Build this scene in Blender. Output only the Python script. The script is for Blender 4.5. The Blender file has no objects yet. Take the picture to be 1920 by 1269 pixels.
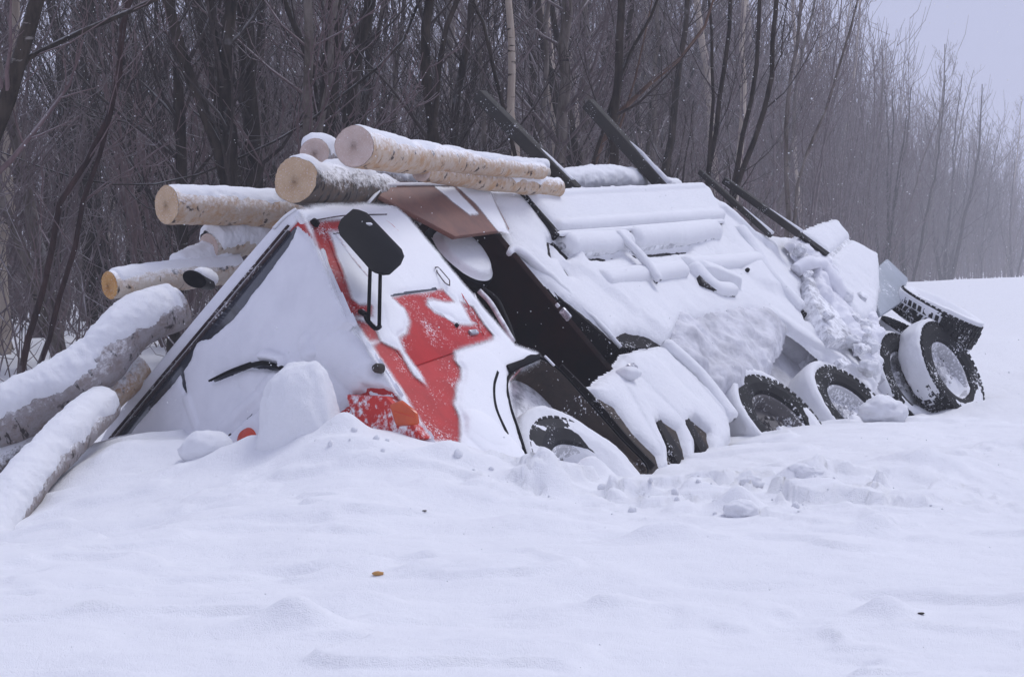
import bpy, bmesh, math, random
import numpy as np
from mathutils import Vector, Matrix

R = math.radians
sc = bpy.context.scene
COL = sc.collection

# ------------------------------------------------------------------ camera
EYE = 1.6                     # the photographer's eye above the road, metres
FPX = 4200.0                  # focal length in photo pixels (about 79 mm)
CX, CY, HZ = 960.0, 634.5, 500.0
PITCH = math.atan((CY - HZ) / FPX)
cam_d = bpy.data.cameras.new('camera')
cam = bpy.data.objects.new('camera', cam_d)
COL.objects.link(cam)
cam.location = (0, 0, EYE)
cam.rotation_euler = (math.pi / 2 - PITCH, 0, 0)
cam_d.sensor_width = 36
cam_d.lens = 36 * FPX / 1920
cam_d.clip_end = 3000
sc.camera = cam

# ------------------------------------------------------------------ world and sun (snowfall, overcast)
SUN_EL, SUN_AZ = 62, 128
world = bpy.data.worlds.new('World')
sc.world = world
world.use_nodes = True
wn, wl = world.node_tree.nodes, world.node_tree.links
wn.clear()
wo = wn.new('ShaderNodeOutputWorld')
wb = wn.new('ShaderNodeBackground')
sky = wn.new('ShaderNodeTexSky')
sky.sky_type = 'NISHITA'
sky.sun_disc = False
sky.sun_elevation = R(SUN_EL)
sky.sun_rotation = R(180 - SUN_AZ)
sky.dust_density = 5
wm = wn.new('ShaderNodeMixRGB')
wm.inputs[0].default_value = 0.93
wm.inputs[2].default_value = (5.35, 5.7, 8.0, 1)      # even snow cloud over the whole sky
wl.new(sky.outputs[0], wm.inputs[1])
wl.new(wm.outputs[0], wb.inputs[0])
wb.inputs[1].default_value = 0.10
wl.new(wb.outputs[0], wo.inputs[0])
sun_d = bpy.data.lights.new('sun', 'SUN')
sun_d.energy = 1.6
sun_d.angle = R(24)
sun_d.color = (0.95, 0.96, 1.0)
sun = bpy.data.objects.new('sun', sun_d)
COL.objects.link(sun)
sun.rotation_euler = (R(90 - SUN_EL), 0, R(SUN_AZ))

vs = sc.view_settings
vs.view_transform = 'Standard'
vs.look = 'None'
vs.exposure = 0
vs.gamma = 1
vs.use_curve_mapping = False
sc.cycles.use_denoising = True
sc.cycles.max_bounces = 6
sc.cycles.diffuse_bounces = 4
sc.cycles.glossy_bounces = 2
sc.cycles.volume_bounces = 1
sc.cycles.transparent_max_bounces = 8

# ------------------------------------------------------------------ helpers: measuring, noise, meshes
CP, SP = math.cos(PITCH), math.sin(PITCH)
EY = np.array([0, 0, EYE])


def c2w(p):
    p = np.asarray(p, float)
    return np.stack([p[..., 0], p[..., 1] * SP - p[..., 2] * CP, p[..., 1] * CP + p[..., 2] * SP], -1)


def ray(px, py):
    return c2w(np.array([(px - CX) / FPX, -(py - CY) / FPX, -1.0]))


def proj(p):
    d = np.asarray(p, float) - EY
    z = -(-d[1] * CP + d[2] * SP)
    return CX + FPX * d[0] / z, CY - FPX * (d[1] * SP + d[2] * CP) / z


def at(px, py, d):
    """point of the place that was measured at depth d on the photograph"""
    return EY + ray(px, py) * d


# the truck's own axes: forward, left, up
Fc = np.array([-.49, -.075, .868]); Fc /= np.linalg.norm(Fc)
Lc = np.array([.62, .67, 0]); Lc[2] = -(Fc[:2] @ Lc[:2]) / Fc[2]; Lc /= np.linalg.norm(Lc)
Uc = np.cross(Fc, Lc)
TF, TL, TU = c2w(Fc), c2w(Lc), c2w(Uc)
TA = at(568, 398, 15.5)          # upper front left corner of the cab


def W(a, l, u):
    return TA + a * TF + l * TL + u * TU


def bp(px, py, o, n):
    r = ray(px, py)
    t = ((o - EY) @ n) / (r @ n)
    return EY + r * t


def sd(px, py, l=0.0):           # on the truck's side plane, l metres outside the cab side
    return bp(px, py, TA + l * TL, TL)


def fr(px, py, a=0.0):           # on a plane across the truck
    return bp(px, py, TA + a * TF, TF)


def tc(p):                       # world -> truck coordinates
    d = np.asarray(p) - TA
    return np.array([d @ TF, d @ TL, d @ TU])


def nrm(v):
    v = np.asarray(v, float)
    return v / np.linalg.norm(v)


def _h(ix, iy, iz, s):
    n = (ix * 374761393 + iy * 668265263 + iz * 2147483647 + s * 1274126177) & 0xffffffff
    n = ((n ^ (n >> 13)) * 1274126177) & 0xffffffff
    n = ((n ^ (n >> 16)) * 2246822519) & 0xffffffff
    return ((n >> 8) & 0xffff) / 65535.0


def vnoise(p, s=0):
    p = np.asarray(p, float)
    i = np.floor(p).astype(np.int64)
    f = p - i
    f = f * f * (3 - 2 * f)
    r = 0
    for dx in (0, 1):
        for dy in (0, 1):
            for dz in (0, 1):
                w = (f[..., 0] if dx else 1 - f[..., 0]) * (f[..., 1] if dy else 1 - f[..., 1]) * (f[..., 2] if dz else 1 - f[..., 2])
                r = r + w * _h(i[..., 0] + dx, i[..., 1] + dy, i[..., 2] + dz, s)
    return r * 2 - 1


def fbm(p, s=0, o=4, g=.5):
    p = np.asarray(p, float)
    r, a, n = 0, 1, 0
    for k in range(o):
        r = r + a * vnoise(p * 2 ** k + 17.3 * k, s + k)
        n += a
        a *= g
    return r / n


def sstep(x, a, b):
    t = np.clip((x - a) / (b - a), 0, 1)
    return t * t * (3 - 2 * t)


def root(name, loc, label, cat, group=None):
    o = bpy.data.objects.new(name, None)
    o.empty_display_size = .3
    COL.objects.link(o)
    o.location = loc
    o['label'] = label
    o['category'] = cat
    if group:
        o['group'] = group
    return o


def tag(o, label=None, cat=None, group=None, kind=None):
    for k, v in (('label', label), ('category', cat), ('group', group), ('kind', kind)):
        if v:
            o[k] = v
    return o


def wpos(o):
    p = Vector((0, 0, 0))
    while o:
        p += o.location
        o = o.parent
    return np.array(p)


def mesh(name, V, Fs, mat, parent=None, smooth=True, loc=None, attr=None, mids=None):
    """link ONE mesh object; V in world metres, origin at the parent (or at loc)"""
    V = np.asarray(V, float)
    base = wpos(parent) if parent else (np.asarray(loc, float) if loc is not None else np.zeros(3))
    me = bpy.data.meshes.new(name)
    if isinstance(Fs, np.ndarray):
        nf, k = Fs.shape
        me.vertices.add(len(V))
        me.vertices.foreach_set('co', (V - base).astype(np.float32).ravel())
        me.loops.add(nf * k)
        me.loops.foreach_set('vertex_index', Fs.astype(np.int32).ravel())
        me.polygons.add(nf)
        me.polygons.foreach_set('loop_start', np.arange(0, nf * k, k, dtype=np.int32))
        me.update(calc_edges=True)
    else:
        me.from_pydata((V - base).tolist(), [], [tuple(int(k) for k in f) for f in Fs])
    for m in (mat if isinstance(mat, (list, tuple)) else [mat]):
        me.materials.append(m)
    if smooth:
        me.polygons.foreach_set('use_smooth', [True] * len(me.polygons))
    if mids is not None:
        me.polygons.foreach_set('material_index', mids)
    if attr is not None:
        for k, v in attr.items():
            at_ = me.attributes.new(k, 'FLOAT_VECTOR', 'POINT')
            at_.data.foreach_set('vector', np.asarray(v, np.float32).ravel())
    me.update()
    o = bpy.data.objects.new(name, me)
    COL.objects.link(o)
    if parent:
        o.parent = parent
    else:
        o.location = base
    return o


class MB:
    def __init__(s):
        s.v, s.f, s.n = [], [], 0

    def add(s, V, Fs):
        V = np.asarray(V, float)
        s.v.append(V)
        s.f += [tuple(k + s.n for k in f) for f in Fs]
        s.n += len(V)
        return s

    def box(s, o, ex, ey, ez):
        """o corner, three edge vectors"""
        o, ex, ey, ez = map(lambda q: np.asarray(q, float), (o, ex, ey, ez))
        V = [o + i * ex + j * ey + k * ez for k in (0, 1) for j in (0, 1) for i in (0, 1)]
        return s.add(V, [(0, 2, 3, 1), (4, 5, 7, 6), (0, 1, 5, 4), (2, 6, 7, 3), (0, 4, 6, 2), (1, 3, 7, 5)])

    def tbox(s, a0, a1, l0, l1, u0, u1):
        return s.box(W(a0, l0, u0), (a1 - a0) * TF, (l1 - l0) * TL, (u1 - u0) * TU)

    def prism(s, pts, d):
        pts = [np.asarray(p, float) for p in pts]
        n = len(pts)
        V = pts + [p + d for p in pts]
        Fs = [tuple(range(n)), tuple(range(2 * n - 1, n - 1, -1))]
        Fs += [(i, i + n, (i + 1) % n + n, (i + 1) % n) for i in range(n)]
        return s.add(V, Fs)

    def tube(s, path, rad, k=8, cap=True):
        V, Fs = tube_vf(path, rad, k, cap)
        return s.add(V, Fs)

    def lathe(s, c, ax, prof, k=40, t0=0, t1=2 * math.pi):
        """prof: (radius, offset along axis)"""
        V, Fs = lathe_vf(c, ax, prof, k)
        return s.add(V, Fs)

    def build(s, name, mat, parent=None, smooth=False, bevel=0, seg=2, **kw):
        o = mesh(name, np.concatenate(s.v), s.f, mat, parent, smooth, **kw)
        bm = bmesh.new()
        bm.from_mesh(o.data)
        bmesh.ops.recalc_face_normals(bm, faces=bm.faces)
        if bevel:
            bmesh.ops.bevel(bm, geom=[e for e in bm.edges if len(e.link_faces) == 2 and e.calc_face_angle(0) > .5], offset=bevel, segments=seg, profile=.5, affect='EDGES', clamp_overlap=True)
            for f in bm.faces:
                f.smooth = True
        bm.to_mesh(o.data)
        bm.free()
        if bevel:
            o.data.set_sharp_from_angle(angle=R(40))
        return o


def basis(ax):
    ax = nrm(ax)
    t = np.array([0, 0, 1.]) if abs(ax[2]) < .9 else np.array([1., 0, 0])
    x = nrm(np.cross(t, ax))
    return x, np.cross(ax, x), ax


def frames(path):
    path = np.asarray(path, float)
    T = np.gradient(path, axis=0)
    T /= np.linalg.norm(T, axis=1)[:, None] + 1e-9
    x, y, _ = basis(T[0])
    X = np.empty_like(path)
    for i in range(len(path)):
        x = x - (x @ T[i]) * T[i]
        x = x / (np.linalg.norm(x) + 1e-9)
        X[i] = x
    return T, X, np.cross(T, X)


def tube_vf(path, rad, k=8, cap=True):
    path = np.asarray(path, float)
    n = len(path)
    rad = np.broadcast_to(np.asarray(rad, float), (n,))
    T, X, Y = frames(path)
    th = np.arange(k) * 2 * math.pi / k
    V = path[:, None] + rad[:, None, None] * (np.cos(th)[None, :, None] * X[:, None] + np.sin(th)[None, :, None] * Y[:, None])
    V = V.reshape(-1, 3)
    Fs = [(i * k + j, i * k + (j + 1) % k, (i + 1) * k + (j + 1) % k, (i + 1) * k + j) for i in range(n - 1) for j in range(k)]
    if cap:
        Fs += [tuple(range(k - 1, -1, -1)), tuple(range((n - 1) * k, n * k))]
    return V, Fs


def lathe_vf(c, ax, prof, k=40):
    x, y, z = basis(ax)
    V = []
    for j in range(k):
        t = 2 * math.pi * j / k
        d = math.cos(t) * x + math.sin(t) * y
        for r, h in prof:
            V.append(np.asarray(c) + d * r + z * h)
    m = len(prof)
    Fs = [(j * m + i, ((j + 1) % k) * m + i, ((j + 1) % k) * m + i + 1, j * m + i + 1) for j in range(k) for i in range(m - 1)]
    return V, Fs


def resample(pts, n, smooth=True):
    pts = np.asarray(pts, float)
    d = np.r_[0, np.cumsum(np.linalg.norm(np.diff(pts, axis=0), axis=1))]
    t = np.linspace(0, d[-1], n)
    if not smooth or len(pts) < 3:
        return np.stack([np.interp(t, d, pts[:, k]) for k in range(pts.shape[1])], -1)
    m = np.gradient(pts, d, axis=0)
    i = np.clip(np.searchsorted(d, t, 'right') - 1, 0, len(d) - 2)
    h = (d[i + 1] - d[i])[:, None]
    s = ((t - d[i])[:, None]) / h
    return ((2 * s ** 3 - 3 * s ** 2 + 1) * pts[i] + (s ** 3 - 2 * s ** 2 + s) * h * m[i] + (-2 * s ** 3 + 3 * s ** 2) * pts[i + 1] + (s ** 3 - s ** 2) * h * m[i + 1])


def polysd(X, Y, poly):
    """signed distance to a polygon, positive inside"""
    poly = np.asarray(poly, float)
    d = np.full(X.shape, 1e9)
    ins = np.zeros(X.shape, bool)
    n = len(poly)
    for i in range(n):
        x0, y0 = poly[i]
        x1, y1 = poly[(i + 1) % n]
        dx, dy = x1 - x0, y1 - y0
        t = np.clip(((X - x0) * dx + (Y - y0) * dy) / (dx * dx + dy * dy + 1e-12), 0, 1)
        d = np.minimum(d, np.hypot(X - x0 - t * dx, Y - y0 - t * dy))
        c = (y0 > Y) != (y1 > Y)
        ins ^= c & (X < dx * (Y - y0) / (dy if abs(dy) > 1e-12 else 1e-12) + x0)
    return np.where(ins, d, -d)


def segd(X, Y, p, q):
    dx, dy = q[0] - p[0], q[1] - p[1]
    t = np.clip(((X - p[0]) * dx + (Y - p[1]) * dy) / (dx * dx + dy * dy + 1e-12), 0, 1)
    return np.hypot(X - p[0] - t * dx, Y - p[1] - t * dy)


def shell(name, P, N, t, mat, parent, drop=-.012, closed=False, cov=None):
    """snow lying on a gridded surface: P points, N normals, t thickness (below zero = bare)"""
    n, m = t.shape
    V = P + N * np.maximum(t, drop - .004)[..., None]
    idx = np.arange(n * m).reshape(n, m)
    j2 = np.r_[np.arange(1, m), 0] if closed else np.arange(1, m)
    j1 = np.arange(len(j2))
    A_, B_, C_, D_ = idx[:-1][:, j1], idx[1:][:, j1], idx[1:][:, j2], idx[:-1][:, j2]
    tt = t.ravel()
    q = np.stack([A_.ravel(), B_.ravel(), C_.ravel(), D_.ravel()], -1)
    q = q[(tt[q] > drop).any(1)]
    used = np.unique(q)
    if len(used) == 0:
        return None
    mp = np.full(n * m, -1)
    mp[used] = np.arange(len(used))
    o = mesh(name, V.reshape(-1, 3)[used], mp[q], mat, parent)
    if cov is not None:
        at_ = o.data.attributes.new('cov', 'FLOAT', 'POINT')
        at_.data.foreach_set('value', cov.ravel()[used].astype(np.float32))
    return o


def sheet(name, parent, o, n, polys, holes=(), T=.02, edge=.03, en=.012, ef=9, tn=.004, tf=7, res=.014, mat=None, caps=(), ex=None, lift=0.0, seed=0, asym=False, feather=0.0):
    """snow on a flat panel: outline polygons in photo pixels measured on the plane (o, n);
    caps = (x0, y0, x1, y1, radius px, height m): rounded drifts on top of it"""
    o = np.asarray(o, float)
    n = nrm(n)
    ex = nrm(TF if ex is None else ex)
    ex = nrm(ex - (ex @ n) * n)
    ey = np.cross(n, ex)

    def pl(x, y):
        p = bp(x, y, o, n) - o
        return np.array([p @ ex, p @ ey])
    PP = [np.array([pl(*q) for q in p]) for p in polys]
    HH = [np.array([pl(*q) for q in p]) for p in holes]
    al = np.concatenate(PP)
    lo, hi = al.min(0) - .04, al.max(0) + .04
    gx = np.arange(lo[0], hi[0], res)
    gy = np.arange(lo[1], hi[1], res)
    X, Y = np.meshgrid(gx, gy, indexing='ij')
    q3 = np.stack([X, Y, np.full_like(X, seed * 3.1)], -1)
    s = np.max([polysd(X, Y, p) for p in PP], axis=0)
    for h in HH:
        s = np.minimum(s, -polysd(X, Y, h) - .6 * feather)
    s = s + en * fbm(q3 * ef, seed, 6, .68)
    t = np.where(s > 0, T * (1 - np.exp(-np.maximum(s, 0) / edge)), s * 1.2)
    t = t + np.where(s > 0, tn * fbm(q3 * tf, seed + 5, 4), 0) * sstep(s, 0, .05)
    for (x0, y0, x1, y1, r, h) in caps:
        a, b = pl(x0, y0), pl(x1, y1)
        pr = r * np.linalg.norm(bp((x0 + x1) / 2, (y0 + y1) / 2, o, n) - EY) / FPX
        dd = segd(X, Y, a, b)
        if h < 0 or not asym:
            g_ = np.sqrt(np.clip(1 - (dd / pr) ** 2, 0, 1)) ** 1.2
        else:        # long windward slope, steep lee underside
            tv = (b - a) / (np.linalg.norm(b - a) + 1e-9)
            nv = np.array([-tv[1], tv[0]])
            dwn = pl((x0 + x1) / 2, (y0 + y1) / 2 + 30) - pl((x0 + x1) / 2, (y0 + y1) / 2)
            nv = nv if nv @ dwn > 0 else -nv
            v = ((X - a[0]) * nv[0] + (Y - a[1]) * nv[1]) / pr + .18 * fbm(q3 * 4, seed + 9, 3)
            al_ = (X - a[0]) * tv[0] + (Y - a[1]) * tv[1]
            le = np.linalg.norm(b - a)
            over = np.maximum(np.maximum(-al_, al_ - le), 0) / pr + .15 * fbm(q3 * 5, seed + 19, 3)
            g_ = sstep(v, -2.3, .35) * (1 - sstep(v, .45, 1.0)) * (1 - sstep(over, .1, 1.1))
        t = t + np.where(s > 0, h * g_, 0) * sstep(s, 0, .03)
    P = o + X[..., None] * ex + Y[..., None] * ey + n * lift
    if feather:
        cv = np.clip((s + feather) / (feather * 1.6), 0, 1) ** 1.3
        t = np.where(s > -feather, np.maximum(t, .0015), t)
        return shell(name, P, np.broadcast_to(n, P.shape), t, M['powder'], parent, cov=cv)
    return shell(name, P, np.broadcast_to(n, P.shape), t, mat or M['snow'], parent)


# ------------------------------------------------------------------ materials
M = {}


def nodes(name):
    m = bpy.data.materials.new(name)
    m.use_nodes = True
    nt = m.node_tree
    return m, nt.nodes, nt.links, nt.nodes['Principled BSDF']


def noise_node(N_, Lk, scale, detail=4, rough=.6, src=None, dist=0):
    t = N_.new('ShaderNodeTexNoise')
    t.inputs['Scale'].default_value = scale
    t.inputs['Detail'].default_value = detail
    t.inputs['Roughness'].default_value = rough
    t.inputs['Distortion'].default_value = dist
    if src is None:
        src = N_.new('ShaderNodeTexCoord').outputs['Object']
    Lk.new(src, t.inputs['Vector'])
    return t.outputs['Fac']


def ramp(N_, Lk, src, stops):
    r = N_.new('ShaderNodeValToRGB')
    e = r.color_ramp.elements
    while len(e) < len(stops):
        e.new(.5)
    for k, (p, c) in enumerate(stops):
        e[k].position = p
        e[k].color = (c, c, c, 1) if isinstance(c, (int, float)) else tuple(c) + (1,)
    Lk.new(src, r.inputs[0])
    return r.outputs[0]


def mix(N_, Lk, f, a, b):
    m = N_.new('ShaderNodeMixRGB')
    for i, v in ((0, f), (1, a), (2, b)):
        if hasattr(v, 'is_output') or isinstance(v, bpy.types.NodeSocket):
            Lk.new(v, m.inputs[i])
        elif isinstance(v, (int, float)):
            m.inputs[i].default_value = v if i == 0 else (v, v, v, 1)
        else:
            m.inputs[i].default_value = tuple(v) + (1,)
    return m.outputs[0]


def bump(N_, Lk, b, h, strength=.3, dist=.01):
    n = N_.new('ShaderNodeBump')
    n.inputs['Strength'].default_value = strength
    n.inputs['Distance'].default_value = dist
    Lk.new(h, n.inputs['Height'])
    Lk.new(n.outputs[0], b.inputs['Normal'])


SNOW = (.87, .875, .90)


def mk_snow(name, c, c2, bs=.35, sc_=(40, 220), spec=.25):
    m, N_, Lk, b = nodes(name)
    n1 = noise_node(N_, Lk, sc_[0], 5)
    n2 = noise_node(N_, Lk, sc_[1], 2)
    Lk.new(mix(N_, Lk, ramp(N_, Lk, noise_node(N_, Lk, 3.5, 6, .65), [(.42, 0), (.72, 1)]), c, c2), b.inputs['Base Color'])
    b.inputs['Roughness'].default_value = .65
    b.inputs['Specular IOR Level'].default_value = spec
    a = N_.new('ShaderNodeMath'); a.operation = 'ADD'
    Lk.new(n1, a.inputs[0]); Lk.new(n2, a.inputs[1])
    bump(N_, Lk, b, a.outputs[0], bs, .012)
    M[name] = m


mk_snow('snow', SNOW, (.84, .845, .875), .75, (28, 170))
mk_snow('powder', SNOW, (.84, .845, .875), .4)
_m = M['powder']; N_, Lk = _m.node_tree.nodes, _m.node_tree.links
_a = N_.new('ShaderNodeAttribute'); _a.attribute_name = 'cov'
_g = noise_node(N_, Lk, 150, 3, .75)
_s = N_.new('ShaderNodeMath'); _s.operation = 'MULTIPLY_ADD'; _s.inputs[1].default_value = .9
Lk.new(_g, _s.inputs[0]); Lk.new(_a.outputs['Fac'], _s.inputs[2])
_f = ramp(N_, Lk, _s.outputs[0], [(.50, 0), (1.12, 1)])
_t = N_.new('ShaderNodeBsdfTransparent'); _x = N_.new('ShaderNodeMixShader')
Lk.new(_f, _x.inputs[0]); Lk.new(_t.outputs[0], _x.inputs[1]); Lk.new(N_['Principled BSDF'].outputs[0], _x.inputs[2])
Lk.new(_x.outputs[0], N_['Material Output'].inputs['Surface'])
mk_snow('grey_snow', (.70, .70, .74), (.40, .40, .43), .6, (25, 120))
mk_snow('packed_snow', (.78, .78, .82), (.70, .70, .745), .35, (30, 160))


def mk_paint(name, c, c2, rough=.45, dust=(.62, .75), dsc=60, dcol=SNOW, big=5, metallic=0, bs=.08, spec=.5):
    """worn paint or metal with a dusting of blown snow"""
    m, N_, Lk, b = nodes(name)
    base = mix(N_, Lk, ramp(N_, Lk, noise_node(N_, Lk, big, 6, .65), [(.35, 0), (.68, 1)]), c, c2)
    if dust:
        d1 = noise_node(N_, Lk, dsc, 3, .7)
        d2 = noise_node(N_, Lk, 4.0, 3)
        ad = N_.new('ShaderNodeMath'); ad.operation = 'MULTIPLY_ADD'
        ad.inputs[1].default_value = .6
        Lk.new(d2, ad.inputs[0]); Lk.new(d1, ad.inputs[2])
        f = ramp(N_, Lk, ad.outputs[0], [(dust[0], 0), (dust[1], 1)])
        base = mix(N_, Lk, f, base, dcol)
    Lk.new(base, b.inputs['Base Color'])
    b.inputs['Roughness'].default_value = rough
    b.inputs['Metallic'].default_value = metallic
    b.inputs['Specular IOR Level'].default_value = spec
    if bs:
        bump(N_, Lk, b, noise_node(N_, Lk, 25, 5), bs, .01)
    M[name] = m


mk_paint('red_paint', (.48, .026, .025), (.38, .022, .021), .45, (.93, 1.8), 75, spec=.2)
mk_paint('red_frost', (.56, .04, .032), (.46, .03, .026), .5, (.80, 1.4), 22, spec=.2)
mk_paint('dark_red', (.003, .0026, .003), (.016, .004, .003), .7, (1.05, 1.12), 45, big=2.0, spec=.03)
mk_paint('brown_plate', (.22, .105, .075), (.15, .075, .06), .6, (1.02, 1.4), 24, big=6)
mk_paint('black_plastic', (.002, .002, .003), (.005, .005, .006), .5, (1.06, 1.1), 70, spec=.04)
mk_paint('black_metal', (.009, .008, .009), (.02, .017, .016), .6, (.97, 1.1), 60, spec=.1)
mk_paint('rubber', (.009, .009, .010), (.017, .017, .018), .75, (.94, 1.12), 45, bs=.2, spec=.2)
mk_paint('rubber_clean', (.012, .012, .014), (.02, .02, .022), .65, (.98, 1.1), 70, bs=.15, spec=.2)
mk_paint('rim_paint', (.50, .50, .52), (.36, .36, .38), .55, (.80, .95), 40)
mk_paint('rim_dark', (.07, .065, .065), (.12, .11, .11), .7, (.88, 1.05), 40)
mk_paint('frosted_metal', (.30, .30, .33), (.17, .17, .19), .8, (.52, .92), 13, bs=.5, big=9, spec=.2)
mk_paint('grey_plate', (.33, .36, .41), (.27, .30, .34), .6, (.95, 1.2), 40)
mk_paint('stake_wood', (.035, .030, .025), (.018, .016, .014), .85, (.98, 1.08), 60, bs=.5)
mk_paint('mud_brown', (.060, .042, .030), (.030, .024, .021), .9, (.98, 1.12), 50, bs=.6)
mk_paint('seal', (.020, .014, .016), (.05, .02, .022), .6, (.92, 1.1), 60)
mk_paint('pink_trim', (.55, .38, .38), (.62, .52, .54), .6, (.6, .9), 35)
mk_paint('steel', (.38, .38, .42), (.22, .22, .25), .4, (.85, 1.0), 40, metallic=.4)
mk_paint('orange_lens', (.62, .095, .018), (.50, .06, .012), .2, (1.0, 1.2), 40, bs=.15)
mk_paint('red_lens', (.60, .05, .012), (.48, .035, .01), .2, (1.1, 1.3), 40, bs=.1)
m, N_, Lk, b = nodes('glass')
b.inputs['Base Color'].default_value = (.030, .033, .045, 1)
b.inputs['Roughness'].default_value = .12
M['glass'] = m


def mk_bark(name, pale, mark, rust, rust_lo=.55, mark_lo=.60, amt=1.0, ring=7):
    """bark seen in the log's own coordinates (lc: x, y across, z along)"""
    m, N_, Lk, b = nodes(name)
    a = N_.new('ShaderNodeAttribute'); a.attribute_name = 'lc'
    mp = N_.new('ShaderNodeMapping'); mp.inputs['Scale'].default_value = (5, 5, 26)
    Lk.new(a.outputs['Vector'], mp.inputs['Vector'])
    marks = ramp(N_, Lk, noise_node(N_, Lk, 1.0, 4, .6, mp.outputs[0]), [(mark_lo, 0), (mark_lo + .05, amt)])
    pk = ramp(N_, Lk, noise_node(N_, Lk, ring, 3, .6, a.outputs['Vector']), [(.60, 0), (.68, amt)])
    peel = ramp(N_, Lk, noise_node(N_, Lk, 11.0, 7, .75, a.outputs['Vector'], .3), [(rust_lo - .08, 0), (rust_lo + .14, .85)])
    fine = noise_node(N_, Lk, 60, 3, .6, a.outputs['Vector'])
    c = mix(N_, Lk, fine, pale, tuple(x * .78 for x in pale))
    c = mix(N_, Lk, peel, c, rust)
    c = mix(N_, Lk, marks, c, mark)
    c = mix(N_, Lk, pk, c, mark)
    gn = N_.new('ShaderNodeSeparateXYZ')
    Lk.new(N_.new('ShaderNodeNewGeometry').outputs['Normal'], gn.inputs[0])
    dz = N_.new('ShaderNodeMath'); dz.operation = 'MULTIPLY_ADD'; dz.inputs[1].default_value = .33
    Lk.new(gn.outputs[2], dz.inputs[0])
    Lk.new(noise_node(N_, Lk, 26, 7, .8, a.outputs['Vector']), dz.inputs[2])
    c = mix(N_, Lk, ramp(N_, Lk, dz.outputs[0], [(.50, 0), (.76, .95)]), c, SNOW)
    Lk.new(c, b.inputs['Base Color'])
    b.inputs['Roughness'].default_value = .85
    bump(N_, Lk, b, noise_node(N_, Lk, 1.0, 5, .7, mp.outputs[0]), .7, .012)
    M[name] = m


mk_bark('birch_bark', (.60, .53, .45), (.035, .028, .025), (.42, .245, .11), .56, .645, 1, 11)
mk_bark('birch_bark_rust', (.58, .475, .375), (.06, .04, .032), (.42, .235, .10), .49, .655, 1, 12)
mk_bark('grey_bark', (.34, .31, .31), (.04, .032, .03), (.20, .15, .125), .52, .60, 1, 10)
mk_bark('dark_log_bark', (.10, .085, .075), (.02, .016, .014), (.13, .085, .055), .5, .55)


def mk_cut(name, c1, c2, c3):
    m, N_, Lk, b = nodes(name)
    a = N_.new('ShaderNodeAttribute'); a.attribute_name = 'lc'
    ln = N_.new('ShaderNodeVectorMath'); ln.operation = 'LENGTH'
    Lk.new(a.outputs['Vector'], ln.inputs[0])
    n = noise_node(N_, Lk, 9, 4, .6, a.outputs['Vector'])
    wv = N_.new('ShaderNodeTexWave'); wv.wave_type = 'RINGS'; wv.rings_direction = 'Z'
    wv.inputs['Scale'].default_value = 30; wv.inputs['Distortion'].default_value = 1.2
    wv.inputs['Detail'].default_value = 3; wv.inputs['Detail Scale'].default_value = 2
    Lk.new(a.outputs['Vector'], wv.inputs['Vector'])
    c = mix(N_, Lk, ramp(N_, Lk, n, [(.35, 0), (.65, 1)]), c1, c2)
    f = N_.new('ShaderNodeMath'); f.operation = 'MULTIPLY'; f.inputs[1].default_value = .22
    Lk.new(wv.outputs['Fac'], f.inputs[0])
    c = mix(N_, Lk, f.outputs[0], c, c3)
    heart = ramp(N_, Lk, ln.outputs['Value'], [(0.0, .22), (.03, 0)])
    c = mix(N_, Lk, heart, c, c3)
    fr_ = ramp(N_, Lk, noise_node(N_, Lk, 80, 2, .6, a.outputs['Vector']), [(.58, 0), (.72, .8)])
    c = mix(N_, Lk, fr_, c, (.7, .66, .66))
    Lk.new(c, b.inputs['Base Color'])
    b.inputs['Roughness'].default_value = .9
    bump(N_, Lk, b, wv.outputs['Fac'], .4, .004)
    M[name] = m


mk_cut('cut_tan', (.60, .45, .30), (.50, .34, .21), (.36, .22, .11))
mk_cut('cut_orange', (.58, .34, .12), (.47, .24, .075), (.28, .11, .035))
mk_cut('cut_pale', (.64, .52, .47), (.54, .41, .35), (.40, .27, .19))


def mk_tree(name, c, c2, pale=None, lo=.62, dust=.0):
    m, N_, Lk, b = nodes(name)
    g = N_.new('ShaderNodeNewGeometry').outputs['Position']
    mp = N_.new('ShaderNodeMapping'); mp.inputs['Scale'].default_value = (9, 9, 2.5)
    Lk.new(g, mp.inputs['Vector'])
    n = noise_node(N_, Lk, 1, 5, .65, mp.outputs[0])
    col = mix(N_, Lk, ramp(N_, Lk, n, [(.38, 0), (.64, 1)]), c, c2)
    if pale:
        mp2 = N_.new('ShaderNodeMapping'); mp2.inputs['Scale'].default_value = (4, 4, 16)
        Lk.new(g, mp2.inputs['Vector'])
        col = mix(N_, Lk, ramp(N_, Lk, noise_node(N_, Lk, 1, 4, .6, mp2.outputs[0]), [(lo, 0), (lo + .06, 1)]), col, pale)
    if dust:  # thin snow on upward faces, also painting bright highlights into the twigs
        gn = N_.new('ShaderNodeSeparateXYZ')
        Lk.new(N_.new('ShaderNodeNewGeometry').outputs['Normal'], gn.inputs[0])
        dz = N_.new('ShaderNodeMath'); dz.operation = 'MULTIPLY_ADD'; dz.inputs[1].default_value = .4
        Lk.new(gn.outputs[2], dz.inputs[0])
        Lk.new(noise_node(N_, Lk, 2.2, 4, .7, g), dz.inputs[2])
        col = mix(N_, Lk, ramp(N_, Lk, dz.outputs[0], [(.62, 0), (.86, dust)]), col, SNOW)
    Lk.new(col, b.inputs['Base Color'])
    b.inputs['Roughness'].default_value = .9
    b.inputs['Specular IOR Level'].default_value = .1
    bump(N_, Lk, b, n, .8, .03)
    M[name] = m


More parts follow.
